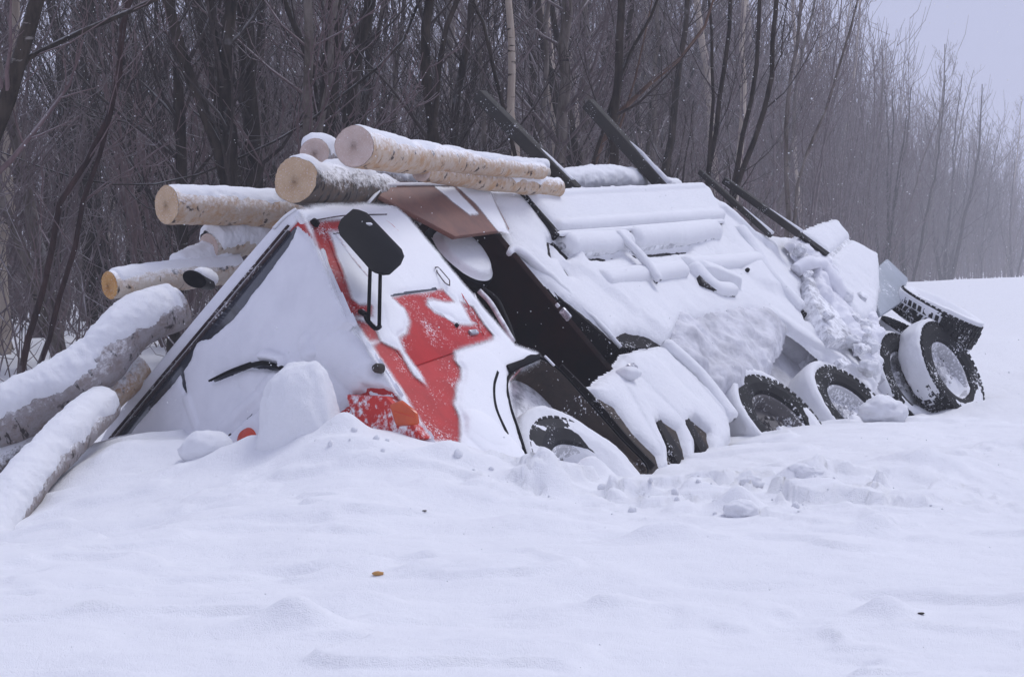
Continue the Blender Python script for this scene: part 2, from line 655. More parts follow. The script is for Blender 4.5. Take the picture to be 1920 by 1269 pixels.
mk_tree('trunk_dark', (.016, .012, .009), (.060, .046, .036), (.24, .22, .20), .66, .35)
mk_tree('trunk_grey', (.085, .068, .056), (.21, .18, .16), (.025, .02, .018), .62, .4)
mk_tree('trunk_birch', (.38, .31, .25), (.50, .43, .36), (.05, .04, .035), .63)
mk_tree('trunk_rust', (.10, .058, .042), (.17, .11, .082), (.06, .04, .035), .62)
mk_tree('trunk_red', (.026, .016, .015), (.060, .034, .031), (.015, .012, .012), .64, .3)
mk_tree('twig', (.115, .088, .088), (.20, .160, .160), dust=.3)
mk_tree('twig_red', (.13, .088, .09), (.19, .135, .135), dust=.25)
mk_tree('twig_dark', (.040, .031, .028), (.075, .058, .053), dust=.25)

# ------------------------------------------------------------------ ground: one sheet, road side bank and forest floor
ctrl = [  # photo pixel and measured depth
    (-700, 1269, 8.6), (0, 1269, 8.7), (500, 1269, 8.65), (960, 1269, 8.7), (1400, 1269, 8.7), (1920, 1269, 8.8), (2600, 1269, 8.8),
    (0, 1150, 9.9), (480, 1150, 9.9), (960, 1150, 9.95), (1440, 1150, 10.0), (1920, 1150, 10.0),
    (0, 1040, 11.6), (230, 1012, 12.0), (380, 950, 12.8), (560, 900, 13.4), (520, 1030, 11.6), (960, 1030, 11.6), (1300, 1000, 11.9), (1920, 1000, 12.4),
    (0, 1035, 12.6), (230, 985, 13.0), (400, 905, 13.9),
    (50, 975, 13.9), (112, 890, 14.8), (0, 1010, 13.6), (-80, 1020, 13.8), (20, 960, 15.0), (230, 812, 15.7), (330, 806, 15.8), (430, 812, 15.6),
    (500, 838, 15.0), (640, 812, 14.6), (740, 812, 14.2), (860, 830, 14.4), (940, 862, 14.6), (1000, 882, 14.8), (1110, 905, 14.9), (1190, 910, 15.2),
    (1280, 890, 16.0), (1370, 852, 16.9), (1480, 822, 17.7), (1590, 795, 18.6), (1690, 796, 19.6), (1790, 792, 20.9), (1850, 764, 21.8), (1740, 806, 20.0),
    (760, 930, 12.9), (1080, 950, 13.2), (1300, 925, 13.6), (1480, 890, 14.5), (1650, 880, 14.5), (1800, 850, 16.0), (1920, 880, 15.0),
    (1920, 748, 23), (2150, 760, 21), (1920, 640, 36), (2150, 640, 36), (1690, 575, 44), (1750, 562, 46), (1800, 550, 50), (1850, 536, 54), (1930, 520, 56), (2100, 512, 56), (2300, 512, 50), (1840, 600, 42),
    (-250, 985, 14.3), (-600, 920, 16),
]
C = np.array([at(*c) for c in ctrl])
extra = np.array([(-4.6, 17.3, .0), (-3.2, 18.6, .15), (-1.6, 17.8, .1), (0, 18.0, .0), (1.2, 19.5, .1), (2.5, 21.5, .2), (4.2, 24.5, .28),
                  (-6, 21, .5), (-3, 23, .5), (0, 26, .45), (3, 29, .4), (-10, 18, .5), (-14, 30, .6), (-5, 40, .6), (6, 45, .4), (14, 30, .33), (22, 20, .3), (12, 14, .2),
                  (12, 6, 0), (-12, 6, 0), (0, 3, 0), (-12, 12, .1)])
C = np.vstack([C, extra])
far = np.array([(math.cos(t) * 70, 25 + math.sin(t) * 70, .35) for t in np.linspace(0, 2 * math.pi, 14, endpoint=False)])
C = np.vstack([C, far])


def _tps(d):
    return np.where(d > 1e-6, d * d * np.log(np.maximum(d, 1e-6)), 0)


_n = len(C)
_K = _tps(np.hypot(C[:, None, 0] - C[None, :, 0], C[:, None, 1] - C[None, :, 1])) + np.eye(_n) * .15
_P = np.c_[np.ones(_n), C[:, :2]]
_S = np.linalg.solve(np.block([[_K, _P], [_P.T, np.zeros((3, 3))]]), np.r_[C[:, 2], 0, 0, 0])


def ground_z(X, Y, detail=True):
    X, Y = np.asarray(X, float), np.asarray(Y, float)
    z = _S[_n] + _S[_n + 1] * X + _S[_n + 2] * Y
    for k in range(_n):
        z = z + _S[k] * _tps(np.hypot(X - C[k, 0], Y - C[k, 1]))
    w = sstep(np.hypot(X, Y - 25), 45, 68)
    z = z * (1 - w) + .35 * w
    if detail:
        q = np.stack([X, Y, 0 * X], -1)
        nr = 1 - sstep(np.hypot(X, Y - 15), 12, 40)
        z = z + .06 * fbm(q * np.array([.8, 1.2, 1]), 3, 3) + nr * .034 * fbm(q * np.array([2.0, 2.8, 1]), 8, 5, .55) + nr * .006 * fbm(q * 9, 12, 4, .6)
        # wind-cut steps: soft edges leaning one way
        r = fbm(q * np.array([1.1, 1.9, 1]) + .25 * fbm(q * 2.5, 31, 3)[..., None], 21, 3)
        z = z + nr * .034 * sstep(r, .05, .19) - nr * .022 * sstep(r, .2, .5)
        # broken clods thrown up by the plough, right of the cab and below the wheels
        cl = np.exp(-((X - 1.7) / 1.3) ** 2 - ((Y - 13.6) / .9) ** 2) + .8 * np.exp(-((X - .55) / .8) ** 2 - ((Y - 13.5) / .45) ** 2) + .5 * np.exp(-((X + 1.9) / .5) ** 2 - ((Y - 13.4) / .4) ** 2) + .35 * np.exp(-((X - 2.9) / 1.2) ** 2 - ((Y - 16) / 1.2) ** 2)
        c1 = fbm(q * 3.1 + .4, 44, 5, .58)
        c2 = np.abs(fbm(q * np.array([2.4, 3.4, 1]), 51, 3))
        z = z + np.clip(cl, 0, 1) * (.095 * sstep(c1, .06, .20) * (.4 + .6 * sstep(fbm(q * 1.1, 71, 2), -.1, .3)) + .025 * c1 - .03 * sstep(.05 - c2, 0, .05))
        for (mx, my, rx, ry, h) in MOUNDS:
            d = ((X - mx) / rx) ** 2 + ((Y - my) / ry) ** 2
            z = z + h * np.exp(-d) * (1 + .5 * fbm(q * 5, 61, 3))
    return z


MOUNDS = []
for (px, py, d, rx, ry, h) in [(560, 1190, 9.55, .17, .13, .085), (640, 1215, 9.3, .14, .05, .03), (1130, 1165, 10, .5, .2, .03), (1660, 1150, 10.1, .12, .1, .05),
                               (1110, 870, 14.3, .16, .12, .09), (1010, 925, 13.5, .16, .12, .08), (1385, 955, 13.1, .11, .09, .09), (1510, 905, 13.9, .16, .1, .11), (1250, 1020, 11.8, .2, .12, .05),
                               (640, 840, 14.2, .12, .1, .06), (1560, 1010, 12.1, .3, .12, .05), (1750, 900, 14.4, .35, .2, .08), (250, 850, 15.0, .5, .25, .06), (600, 820, 14.2, .3, .25, .05), (420, 870, 14.4, .25, .18, .07), (640, 870, 13.8, .3, .2, .06), (880, 880, 13.8, .3, .18, .06), (1020, 985, 12.4, .35, .2, .05), (300, 960, 13.0, .4, .15, -.06), (545, 985, 12.2, .2, .06, -.03), (540, 1062, 11.0, .16, .07, -.035),
                               (1640, 1000, 12.2, .12, .08, .05), (180, 1160, 9.8, .12, .08, .03), (700, 1130, 10.1, .25, .12, .025), (1350, 1085, 10.7, .25, .1, -.03), (1180, 1010, 12.0, .22, .07, -.04)]:
    p = at(px, py, d)
    MOUNDS.append((p[0], p[1], rx, ry, h * 1.5))


def graded(lo, hi, step, end0, end1, g=1.16):
    core = list(np.arange(lo, hi, step))
    a, s = lo, step
    left = []
    while a > end0:
        s *= g
        a -= s
        left.append(a)
    b_, s = core[-1], step
    right = []
    while b_ < end1:
        s *= g
        b_ += s
        right.append(b_)
    return np.array(left[::-1] + core + right)


GX = graded(-4.2, 5.4, .028, -700, 700)
GY = graded(8.2, 20.0, .032, -700, 700)
XX, YY = np.meshgrid(GX, GY, indexing='ij')
ZZ = ground_z(XX, YY)
idx = np.arange(XX.size).reshape(XX.shape)
q = np.stack([idx[:-1, :-1], idx[1:, :-1], idx[1:, 1:], idx[:-1, 1:]], -1).reshape(-1, 4)
g = mesh('snow_ground', np.stack([XX, YY, ZZ], -1).reshape(-1, 3), q, M['snow'])
tag(g, 'wind-packed white snow covering the ground, road bank and forest floor', 'snow', kind='structure')


def gz(x, y):
    return float(ground_z(np.array([x]), np.array([y]))[0])


def clod(name, c, r, seed, label, group=None, squash=(1, 1, 1), amp=.22, fq=2.4, mat='snow', sub=4, parent=None):
    bm = bmesh.new()
    bmesh.ops.create_icosphere(bm, subdivisions=sub, radius=1)
    V = np.array([v.co for v in bm.verts])
    Fs = [[v.index for v in f.verts] for f in bm.faces]
    bm.free()
    k = 1 + amp * fbm(V * fq + seed * 7.7, seed, 4, .55) + .35 * amp * np.abs(fbm(V * fq * 2.3 + seed, seed + 9, 3))
    V = V * k[:, None] * np.asarray(squash) * r + np.asarray(c)
    o = mesh(name, V, Fs, M[mat], parent, loc=None if parent else c)
    if label:
        tag(o, label, 'snow lump', group)
    return o


# ------------------------------------------------------------------ the overturned truck
tb = W(-1.2, -2.4, -2.7)
truck = root('logging_truck', tb, 'red cab-over logging truck tipped on its side in the ditch, crusted with snow', 'truck')
CABW = -2.6
# profile of the cab front in the side plane: windscreen rake, then the nose
p_top, p_belt, p_nose, p_low = sd(568, 398), sd(650, 592), sd(742, 738), sd(806, 822)
prof = [p_top, p_belt, p_nose, p_low, sd(870, 905), sd(960, 905), sd(951, 745), sd(955, 700), sd(1005, 668), sd(965, 655), sd(748, 396)]
mb = MB().prism(prof, TL * CABW)
cabo = mb.build('cab', M['red_paint'], truck, bevel=.05, seg=3)
ws_w = nrm(p_belt - p_top); ws_n = nrm(np.cross(ws_w, TL)); ws_n = ws_n if ws_n @ TF > 0 else -ws_n
gr_w = nrm(p_nose - p_belt); gr_n = nrm(np.cross(gr_w, TL)); gr_n = gr_n if gr_n @ TF > 0 else -gr_n


def WS(px, py, h=0.0):
    return bp(px, py, p_top + ws_n * h, ws_n)


def GR(px, py, h=0.0):
    return bp(px, py, p_belt + gr_n * h, gr_n)


# windscreen glass, two panes with a centre post, and its seal
mid = .5 * CABW
ws_h = np.linalg.norm(p_belt - p_top)
for nm, l0, l1 in (('windscreen_pane', -.10, mid + .02), ('windscreen_pane', mid - .02, CABW + .04)):
    o0 = p_top + TL * l0 + ws_w * .05 + ws_n * .002
    MB().box(o0, TL * (l1 - l0), ws_w * (ws_h - .1), ws_n * .012).build(nm, M['glass'], truck, bevel=.004)
MB().box(p_top + TL * (mid - .014) + ws_w * .06, TL * .028, ws_w * (ws_h - .1), ws_n * .022).build('windscreen_post', M['seal'], truck, bevel=.004)
MB().box(p_top + TL * -.16 + ws_w * .030 + ws_n * .001, TL * (CABW + .15), ws_w * .020, ws_n * .030).build('windscreen_seal', M['seal'], truck, bevel=.005)
MB().box(p_top + TL * -.14 - ws_w * .004 + ws_n * .002, TL * (CABW + .12), ws_w * .007, ws_n * .034).build('roof_trim', M['seal'], truck, bevel=.004)
# roof cap with hard blown snow
rf = [(.012, -.02), (.012, .015), (-.03, .052), (-.10, .083), (-.22, .10), (-.6, .108), (mid, .11), (-2.05, .105), (-2.4, .085), (CABW + .02, .05), (CABW - .01, -.01)]
rp_ = [W(.012, l, u) for l, u in rf]
roof = MB().prism(rp_, -TF * 1.2).build('roof', M['packed_snow'], truck, bevel=.028, seg=4)
MB().tube(resample([W(.016, -.02, .048), W(.018, -.10, .070), W(.02, -.25, .083)], 8), .012, 6).build('snow_cover', M['snow'], roof, smooth=True)

# snow on the windscreen, the nose and the corner post
wst = [(-.10, .05), (-.16, .10), (-.30, .135), (-.62, .16), (-.95, .17), (-1.18, .12), (-1.26, .058), (-1.31, .04), (-1.36, .058), (-1.42, .11), (-1.65, .125), (-1.9, .115), (-2.2, .12), (-2.45, .10), (-2.62, .085)]
ws_top = [proj(p_top + TL * l + ws_w * s_) for l, s_ in wst]
ws_poly = ws_top[::-1] + [(596, 470), (662, 606), (600, 668), (560, 700), (480, 770), (330, 920), (150, 860)]
sheet('snow_cover', truck, p_top + ws_n * .012, ws_n, [ws_poly], holes=[[(325, 642), (330, 641), (353, 738), (349, 738)], [(404, 716), (470, 688), (536, 696), (536, 688), (470, 682), (400, 712)]], T=.022, edge=.02, en=.02, ef=9, tn=.007, tf=4, mat=M['packed_snow'], ex=TL, seed=2,
      caps=[(505, 672, 535, 684, 16, .07), (470, 705, 540, 690, 30, .02), (540, 760, 640, 650, 70, .02), (536, 694, 420, 806, 13, .022), (350, 735, 372, 800, 10, .012), (575, 640, 600, 700, 18, .02)], res=.011)
gr_poly = [(645, 590), (690, 655), (745, 735), (800, 815), (830, 880), (700, 960), (400, 1100), (300, 940), (470, 780), (560, 690)]
sheet('snow_cover', truck, p_belt, gr_n, [gr_poly], holes=[[(664, 742), (690, 735), (712, 776), (705, 808), (684, 800)], [(706, 684), (722, 681), (724, 699), (708, 700)], [(636, 774), (684, 740), (690, 748), (642, 780)], [(690, 730), (735, 742), (744, 790), (812, 812), (790, 745), (740, 733)]],
      T=.05, edge=.05, en=.03, ef=7, tn=.012, tf=5, mat=M['packed_snow'], ex=TL, seed=3, res=.012,
      caps=[(600, 620, 680, 700, 40, .03)])
crn = resample([W(.02, -.03, .01), sd(575, 420, -.04), sd(612, 512, -.03), sd(652, 598, -.02), sd(700, 674, -.03), sd(742, 738, -.05)], 60)
V, Fs = tube_vf(crn, np.interp(np.linspace(0, 1, 60), [0, .1, .5, .8, 1], [.036, .040, .040, .036, .03]), 14)
V = V + .010 * fbm(V * 6, 15, 4)[:, None] * nrm(TF + TL)
mesh('snow_cover', V, Fs, M['snow'], truck)

# door: slab with the side window, quarter light bar, handle, hand rail
door_pts = [sd(606, 428), sd(716, 416), sd(832, 508), sd(888, 588), sd(914, 640), sd(770, 690), sd(700, 610), sd(662, 572)]
door = MB().prism([p - TL * .004 for p in door_pts], TL * .016).build('door', M['red_paint'], truck, bevel=.005)
win = [sd(622, 440), sd(708, 432), sd(800, 520), sd(818, 546), sd(735, 558), sd(680, 560)]
MB().prism([p + TL * .011 for p in win], TL * .004).build('side_window', M['glass'], door)
qb = resample([sd(631, 440, .03), sd(660, 484, .032), sd(697, 528, .03)], 12)
MB().tube(qb, .010, 6).build('quarter_light_bar', M['pink_trim'], door, smooth=True)
sl = resample([sd(690, 414, .028), sd(722, 413, .03), sd(775, 462, .03), sd(831, 507, .03), sd(884, 582, .026), sd(907, 628, .02)], 50)
MB().tube(sl, .0042, 6).build('door_seal', M['red_frost'], door, smooth=True)
rail = resample([sd(818, 503, .02), sd(816, 501, .06), sd(822, 501, .065), sd(843, 525, .065), sd(843, 536, .06), sd(834, 530, .06), sd(820, 511, .05), sd(818, 503, .02)], 40, False)
MB().tube(rail, .0042, 6).build('hand_rail', M['seal'], door, smooth=True)
hb = sd(886, 625, .012)
MB().box(hb - TF * .05 - TU * .022, TF * .10, TU * .044, TL * .024).build('door_handle', M['steel'], door, bevel=.008)
MB().lathe(sd(855, 611, .014), TL, [(0, .02), (.014, .02), (.016, 0)], 12).build('lock_barrel', M['black_metal'], door)
# side snow: everything but the bare red patches
side_poly = [(566, 402), (600, 391), (690, 388), (742, 394), (762, 412), (963, 652), (1006, 666), (1000, 676), (958, 696), (950, 712), (949, 745), (990, 890), (870, 905), (806, 822), (742, 738), (650, 592)]
door_red = [(737, 562), (828, 547), (846, 566), (830, 566), (800, 560), (795, 574), (812, 590), (842, 602), (850, 614), (905, 610), (922, 630), (905, 642), (868, 652), (850, 660), (848, 676), (860, 690), (858, 712), (848, 738), (846, 758), (858, 788), (857, 832), (812, 824), (786, 790), (756, 735), (724, 690), (700, 652), (712, 644), (745, 660), (772, 705), (800, 728), (790, 706), (760, 664), (750, 640), (764, 628), (768, 606), (758, 580)]
holes = [[(580, 420), (606, 420), (630, 484), (656, 562), (672, 576), (694, 576), (694, 592), (650, 594), (612, 506)], [(588, 419), (650, 416), (652, 433), (600, 436)], door_red,
         [(666, 604), (698, 612), (710, 640), (690, 640)], [(864, 570), (884, 578), (906, 612), (882, 604)], [(610, 478), (622, 486), (632, 506), (620, 500)]]
sheet('snow_cover', truck, TA, TL, [side_poly], holes=holes, T=.022, edge=.03, en=.022, ef=7, tn=.005, tf=4, seed=4, res=.009, lift=.0128, feather=.055,
      caps=[(735, 590, 742, 625, 26, .012), (905, 690, 900, 800, 60, .010), (905, 820, 960, 870, 60, .03)])
# patches of frost sticking to the red door
for k, (x, y, rx, ry) in enumerate([(838, 590, 24, 5), (818, 577, 16, 5)]):
    an = .65
    pol = [(x + rx * math.cos(t) * math.cos(an) - ry * math.sin(t) * math.sin(an), y + rx * math.cos(t) * math.sin(an) + ry * math.sin(t) * math.cos(an)) for t in np.linspace(0, 6.28, 14)[:-1]]
    sheet('snow_cover', truck, TA + TL * .012, TL, [pol], T=.006, edge=.02, en=.02, ef=12, seed=20 + k, res=.006, feather=.03, lift=.002)

# nose: bumper with the orange lamp, clearance lamp, wiper, tow lamp, horn
bmp = MB().prism([GR(664, 740, -.02), GR(742, 744, -.02), GR(815, 822, -.02), GR(705, 860, -.02)], gr_n * .10)
bmp.build('bumper', M['red_frost'], truck, bevel=.02)
lamp = MB().prism([GR(735, 758, .06), GR(758, 750, .06), GR(786, 772, .06), GR(790, 796, .06), GR(748, 800, .06)], gr_n * .04).build('headlamp', M['orange_lens'], truck, bevel=.02)
MB().box(GR(740, 772, .128), nrm(GR(800, 790) - GR(740, 772)) * .17, gr_n * .006, TU * .012).build('lamp_rib', M['red_lens'], lamp, bevel=.002)
MB().lathe(GR(715, 691, .01), gr_n, [(0, .075), (.02, .072), (.032, .05), (.034, 0)], 16).build('clearance_lamp', M['mud_brown'], truck, smooth=True)
MB().lathe(GR(465, 826, .045), gr_n, [(0, .05), (.03, .047), (.075, .03), (.09, 0)], 24).build('fog_lamp', M['red_lens'], truck, smooth=True)
wp = MB().tube(resample([WS(392, 714, .07), WS(430, 697, .075), WS(470, 684, .08)], 14), np.linspace(.008, .022, 14), 8)
wp.tube(resample([WS(455, 690, .07), WS(500, 681, .10), WS(534, 692, .07)], 14), .017, 8)
wp.build('wiper', M['black_plastic'], truck, smooth=True)
# a black roof horn on the far corner, snow on top
hc = at(366, 524, 16.2)
hax = nrm(at(346, 512, 15.95) - at(400, 530, 16.6))
hv, hf = lathe_vf(hc, hax, [(.0, -.02), (.06, .0), (.088, .03), (.094, .02), (.085, -.01), (.075, -.25), (0, -.25)], 28)
hm = nrm(np.array([.45, 0, 1.0])); hm = nrm(hm - (hm @ hax) * hax)
hv = np.array(hv); hv = hv - ((hv - hc) @ hm)[:, None] * hm * .38
horn = MB().add(hv, hf).build('roof_horn', M['black_plastic'], truck, smooth=True)
hp = np.linspace(0, 1, 12)
cap_path = np.array([hc + hax * (-.06 - .34 * s) + np.array([0, 0, .045]) for s in hp])
V, Fs = tube_vf(cap_path, np.interp(hp, [0, .1, .5, 1], [.03, .055, .07, .05]), 12)
mesh('snow_cover', V + .008 * fbm(V * 8, 3, 3)[:, None], Fs, M['snow'], horn)

# driver's mirror on its two bar bracket
mo = .33
mpts = [sd(x, y, mo) for x, y in [(642, 430), (648, 415), (670, 396), (683, 398), (750, 468), (755, 482), (748, 498), (727, 517), (714, 518), (704, 512), (646, 446)]]
mir = MB().prism([p - nrm(TF) * .03 for p in mpts], nrm(TF + .25 * TL) * .13).build('wing_mirror', M['black_plastic'], truck, bevel=.022, seg=3)
mc = np.mean(mpts, axis=0)
MB().prism([mc + (p - mc) * .80 + nrm(TF + .25 * TL) * .085 for p in mpts], nrm(TF + .25 * TL) * .028).build('mirror_housing', M['rubber_clean'], mir, bevel=.012, seg=3)
clod('snow_cover', sd(699, 420, mo + .03) + TF * .06, .02, 4, None, parent=mir, sub=2, squash=(1.6, 1, .6))
for (x0, y0, x1, y1) in [(694, 500, 691, 600), (713, 508, 711, 612)]:
    MB().tube(resample([sd(x0, y0, mo - .02), sd((x0 + x1) / 2, (y0 + y1) / 2, mo - .06), sd(x1, y1, .12)], 10), .0125, 8).build('mirror_arm', M['black_plastic'], mir, smooth=True)
MB().tube(resample([sd(686, 588, .06), sd(691, 603, .11), sd(704, 616, .12), sd(712, 612, .12)], 10), .016, 8).build('mirror_bracket', M['black_plastic'], mir, smooth=True)
MB().tube(resample([sd(676, 584, .02), sd(690, 592, .10)], 5), .02, 8).build('mirror_bracket', M['black_plastic'], mir, smooth=True)
MB().lathe(sd(589, 420, .02), TL, [(0, .03), (.03, .028), (.035, 0)], 12).build('marker_lamp', M['black_plastic'], truck, smooth=True)
MB().tube(resample([sd(592, 413, .035), sd(640, 405, .04), sd(725, 402, .036)], 14), .005, 6).build('drip_rail', M['seal'], truck, smooth=True)
MB().tube(resample([W(-.95, -.3, .03), fr(722, 347, -1.3), fr(722, 347, -1.3) - TF * .02], 6, False), .014, 6).build('roof_stay', M['packed_snow'], truck, smooth=True)


# ---- wheels
def wheel(parent, c, ax, Rt, wd, Rr, seed, rim='rim_paint', rubber='rubber', snow=.06, sidesnow=.35, dirn=(-.35, -.45, .8), face_fill=0.0, bare=.05):
    """c: centre of the outer face, ax: outward axis; wheel > tyre, snow_cover"""
    ax = nrm(ax)
    x, y, z = basis(ax)
    cm = c - ax * wd / 2
    h = wd / 2
    rp = [(Rr * .25, h * .10), (Rr * .42, h * .12), (Rr * .45, -h * .05), (Rr * .82, -h * .15), (Rr * .88, h * .35), (Rr * .93, h * .62), (Rr, h * .66), (Rr * 1.01, h * .55), (Rr, -h * .6), (0, -h * .6)]
    rp = [(0, h * .25), (Rr * .22, h * .25), (Rr * .25, h * .10)] + rp[1:]
    mbw = MB().lathe(cm, ax, rp, 44)
    for k in range(8):
        t = 2 * math.pi * k / 8 + .2
        mbw.lathe(cm + (math.cos(t) * x + math.sin(t) * y) * Rr * .34 + ax * h * .10, ax, [(0, .03), (.018, .03), (.02, 0)], 6)
    wo_ = mbw.build('wheel', M[rim], parent, smooth=True)
    wo_.data.set_sharp_from_angle(angle=R(35))
    tp = [(Rr, h * .62), (Rr * 1.06, h * .85), (Rr + (Rt - Rr) * .45, h * 1.0), (Rt * .93, h * .96), (Rt * .975, h * .86), (Rt * .985, h * .5), (Rt * .985, -h * .5), (Rt * .975, -h * .86), (Rt * .93, -h * .96), (Rr + (Rt - Rr) * .45, -h), (Rr, -h * .62)]
    ty = MB().lathe(cm, ax, tp, 56)
    nb = 44
    for k in range(nb):           # tread blocks, four rows, staggered
        for row, (s0, s1) in enumerate(((-.98, -.56), (-.48, -.06), (.06, .48), (.56, .98))):
            t = 2 * math.pi * (k + .5 * (row % 2)) / nb
            d = math.cos(t) * x + math.sin(t) * y
            e = -math.sin(t) * x + math.cos(t) * y
            ln = 2 * math.pi * Rt / nb * .62
            dep = .03
            drop_ = .012 if row in (0, 3) else 0
            ty.box(cm + d * (Rt * .985 - .012 - drop_) - e * ln / 2 + ax * h * s0, e * ln, ax * h * (s1 - s0) + e * .012 * (1 if row % 2 else -1), d * dep)
    ty.build('tyre', M[rubber], wo_)
    # blown snow: thickest on the faces turned to the sky
    pr = [(Rr * .05, h * .27), (Rr * .4, h * .2), (Rr * .8, h * .1), (Rr * .95, h * .55), (Rr + (Rt - Rr) * .45, h * 1.02), (Rt * .94, h * .97), (Rt * 1.0, h * .84), (Rt * 1.02, h * .4), (Rt * 1.02, -h * .4), (Rt * 1.0, -h * .84), (Rt * .94, -h * .97)]
    pr = resample(np.array(pr), 44, False)
    k = 110
    th = np.linspace(0, 2 * math.pi, k, endpoint=False)
    D = np.cos(th)[None, :, None] * x + np.sin(th)[None, :, None] * y
    P = cm + D * pr[:, 0][:, None, None] + ax * pr[:, 1][:, None, None]
    tg = np.gradient(pr, axis=0)
    nr_ = np.stack([tg[:, 1], -tg[:, 0]], -1)
    nr_ = -nr_ / (np.linalg.norm(nr_, axis=1)[:, None] + 1e-9)
    # outward: away from the section's middle
    sgn = np.sign(nr_[:, 0] * (pr[:, 0] - Rr * .9) + nr_[:, 1] * pr[:, 1])
    sgn[sgn == 0] = 1
    nr_ *= sgn[:, None]
    Nn = D * nr_[:, 0][:, None, None] + ax * nr_[:, 1][:, None, None]
    up = nrm(dirn)
    ex = Nn @ up
    isface = (pr[:, 0] < Rt * .96)[:, None]
    ns = fbm(P * 6, seed, 4, .6)
    lee = D @ nrm((.75, 0, -.65))          # the side of the face away from the wind fills up
    hub = (pr[:, 0] < Rr * .93)[:, None]
    tf_ = np.where(hub, .05 * (lee - .35 + sidesnow) + .02 * ns, .035 * (lee - .15 + sidesnow) + .018 * ns)
    sh = sstep(pr[:, 1], h * .78, h * .98)[:, None]
    t = np.where(isface, tf_, snow * 1.6 * (ex - bare) + .03 * ns - .06 * sh)
    t = np.minimum(t, np.where(isface, .022 + face_fill, snow * (1.1 + .2 * ns)))
    shell('snow_cover', P, Nn, t, M['snow'], wo_, closed=True)
    return wo_


wheel(truck, sd(1104, 884, .0), nrm(TL + .06 * TF), .53, .30, .29, 1, snow=.07, sidesnow=.85, rubber='rubber_clean', face_fill=.06)
wheel(truck, sd(1470, 783, .0), nrm(TL + .10 * TF), .50, .30, .30, 2, rim='rim_dark', snow=.06, sidesnow=-.25)
wheel(truck, sd(1606, 762, .0), nrm(TL + .08 * TF), .50, .30, .30, 3, rim='rim_paint', snow=.06, sidesnow=-.1)

# mudguard over the front wheel: a bent band, its lips, and the inner splash panel
arc = [(998, 890), (975, 815), (955, 752), (952, 712), (968, 694), (1012, 672), (1034, 684), (1100, 752), (1165, 825), (1212, 876), (1205, 902)]
ap = resample([sd(x, y, .02) for x, y in arc], 48)


def band(pts, d0, d1, thick, inward):
    V, n = [], len(pts)
    for p in pts:
        V += [p + d0, p + d1, p + d1 + inward(p) * thick, p + d0 + inward(p) * thick]
    Fs = []
    for i in range(n - 1):
        for j in range(4):
            Fs.append((i * 4 + j, i * 4 + (j + 1) % 4, (i + 1) * 4 + (j + 1) % 4, (i + 1) * 4 + j))
    Fs += [(0, 1, 2, 3), tuple((n - 1) * 4 + j for j in (3, 2, 1, 0))]
    return np.array(V), Fs


wc = sd(1112, 893, 0)
inw = lambda p: nrm((wc - p) - ((wc - p) @ TL) * TL)
V, Fs = band(ap, TL * 0, -TL * .55, .012, inw)
fender = MB().add(V, Fs).build('mudguard', M['mud_brown'], truck, smooth=False)
V, Fs = band(ap, TL * .012, -TL * .02, .016, lambda p: -inw(p))
MB().add(V, Fs).build('mudguard_lip', M['black_plastic'], fender)
ap2 = resample([sd(x, y, .035) for x, y in [(952, 815), (932, 770), (927, 728), (934, 700)]], 20)
V, Fs = band(ap2, TL * .012, -TL * .02, .02, lambda p: -inw(p))
MB().add(V, Fs).build('mudguard_lip', M['black_plastic'], fender)
MB().prism([sd(948, 686, .03), sd(1012, 664, .03), sd(1010, 676, .03), sd(955, 700, .03)], TL * .02).build('mudguard_lip', M['black_plastic'], fender, bevel=.006)
MB().box(sd(1021, 668, .03), TU * -.10 - TF * .02, TF * .02, TL * .015).build('hinge_strap', M['packed_snow'], fender, bevel=.004)
MB().prism([sd(x, y, -.22) for x, y in [(985, 880), (950, 750), (960, 715), (1015, 690), (1050, 735), (1065, 800), (1060, 880)]], -TL * .03).build('splash_panel', M['frosted_metal'], fender)
ap3 = resample([sd(x, y, -.02) for x, y in [(1046, 690), (1110, 755), (1172, 828), (1222, 880)]], 24)
V, Fs = band(ap3, TL * .05, -TL * .45, .02, inw)
MB().add(V, Fs).build('mudguard_flap', M['black_metal'], fender)

# ---- behind the cab: bulkhead, side wing, air cleaner, hoses
A_BH = -2.32
bh = MB().tbox(A_BH - .10, A_BH, CABW + .05, -.02, -2.25, .22).build('bulkhead', M['dark_red'], truck, bevel=.015)
lt = fr(1050, 585, A_BH + .005)
MB().box(lt, TU * -.10, TL * .06, TF * .03).build('latch', M['steel'], bh, bevel=.01)
MB().box(lt + TU * .03 + TL * .01, TU * .035, TL * .03, TF * .022).build('latch', M['frosted_metal'], bh, bevel=.008)
pth = resample([sd(954, 476, -.03), sd(962, 466, -.01), sd(1010, 502, -.02), sd(1080, 566, -.03), sd(1165, 650, -.03)], 40)
V, Fs = tube_vf(pth, np.interp(np.linspace(0, 1, 40), [0, .1, 1], [.022, .038, .02]), 10)
mesh('snow_cover', V + .014 * fbm(V * 7, 2, 3)[:, None], Fs, M['snow'], bh)
wing = MB().prism([sd(722, 348, -.02), sd(905, 349, -.02), sd(950, 436, -.02), sd(848, 450, -.02), sd(706, 374, -.02)], TL * .04).build('side_wing', M['brown_plate'], truck, bevel=.006)
MB().tube(resample([sd(690, 381, .01), sd(721, 346, .03), sd(800, 345, .03), sd(912, 346, .03)], 30, False), .012, 8).build('snow_cover', M['snow'], wing, smooth=True)
sheet('snow_cover', wing, TA + TL * .02, TL, [[(858, 350), (912, 347), (952, 436), (935, 434), (912, 405), (890, 380)], [(818, 352), (850, 353), (892, 398), (880, 402)]], T=.012, edge=.02, en=.02, seed=31, res=.009, feather=.035, lift=.001)
ac = sd(866, 474, -.22)
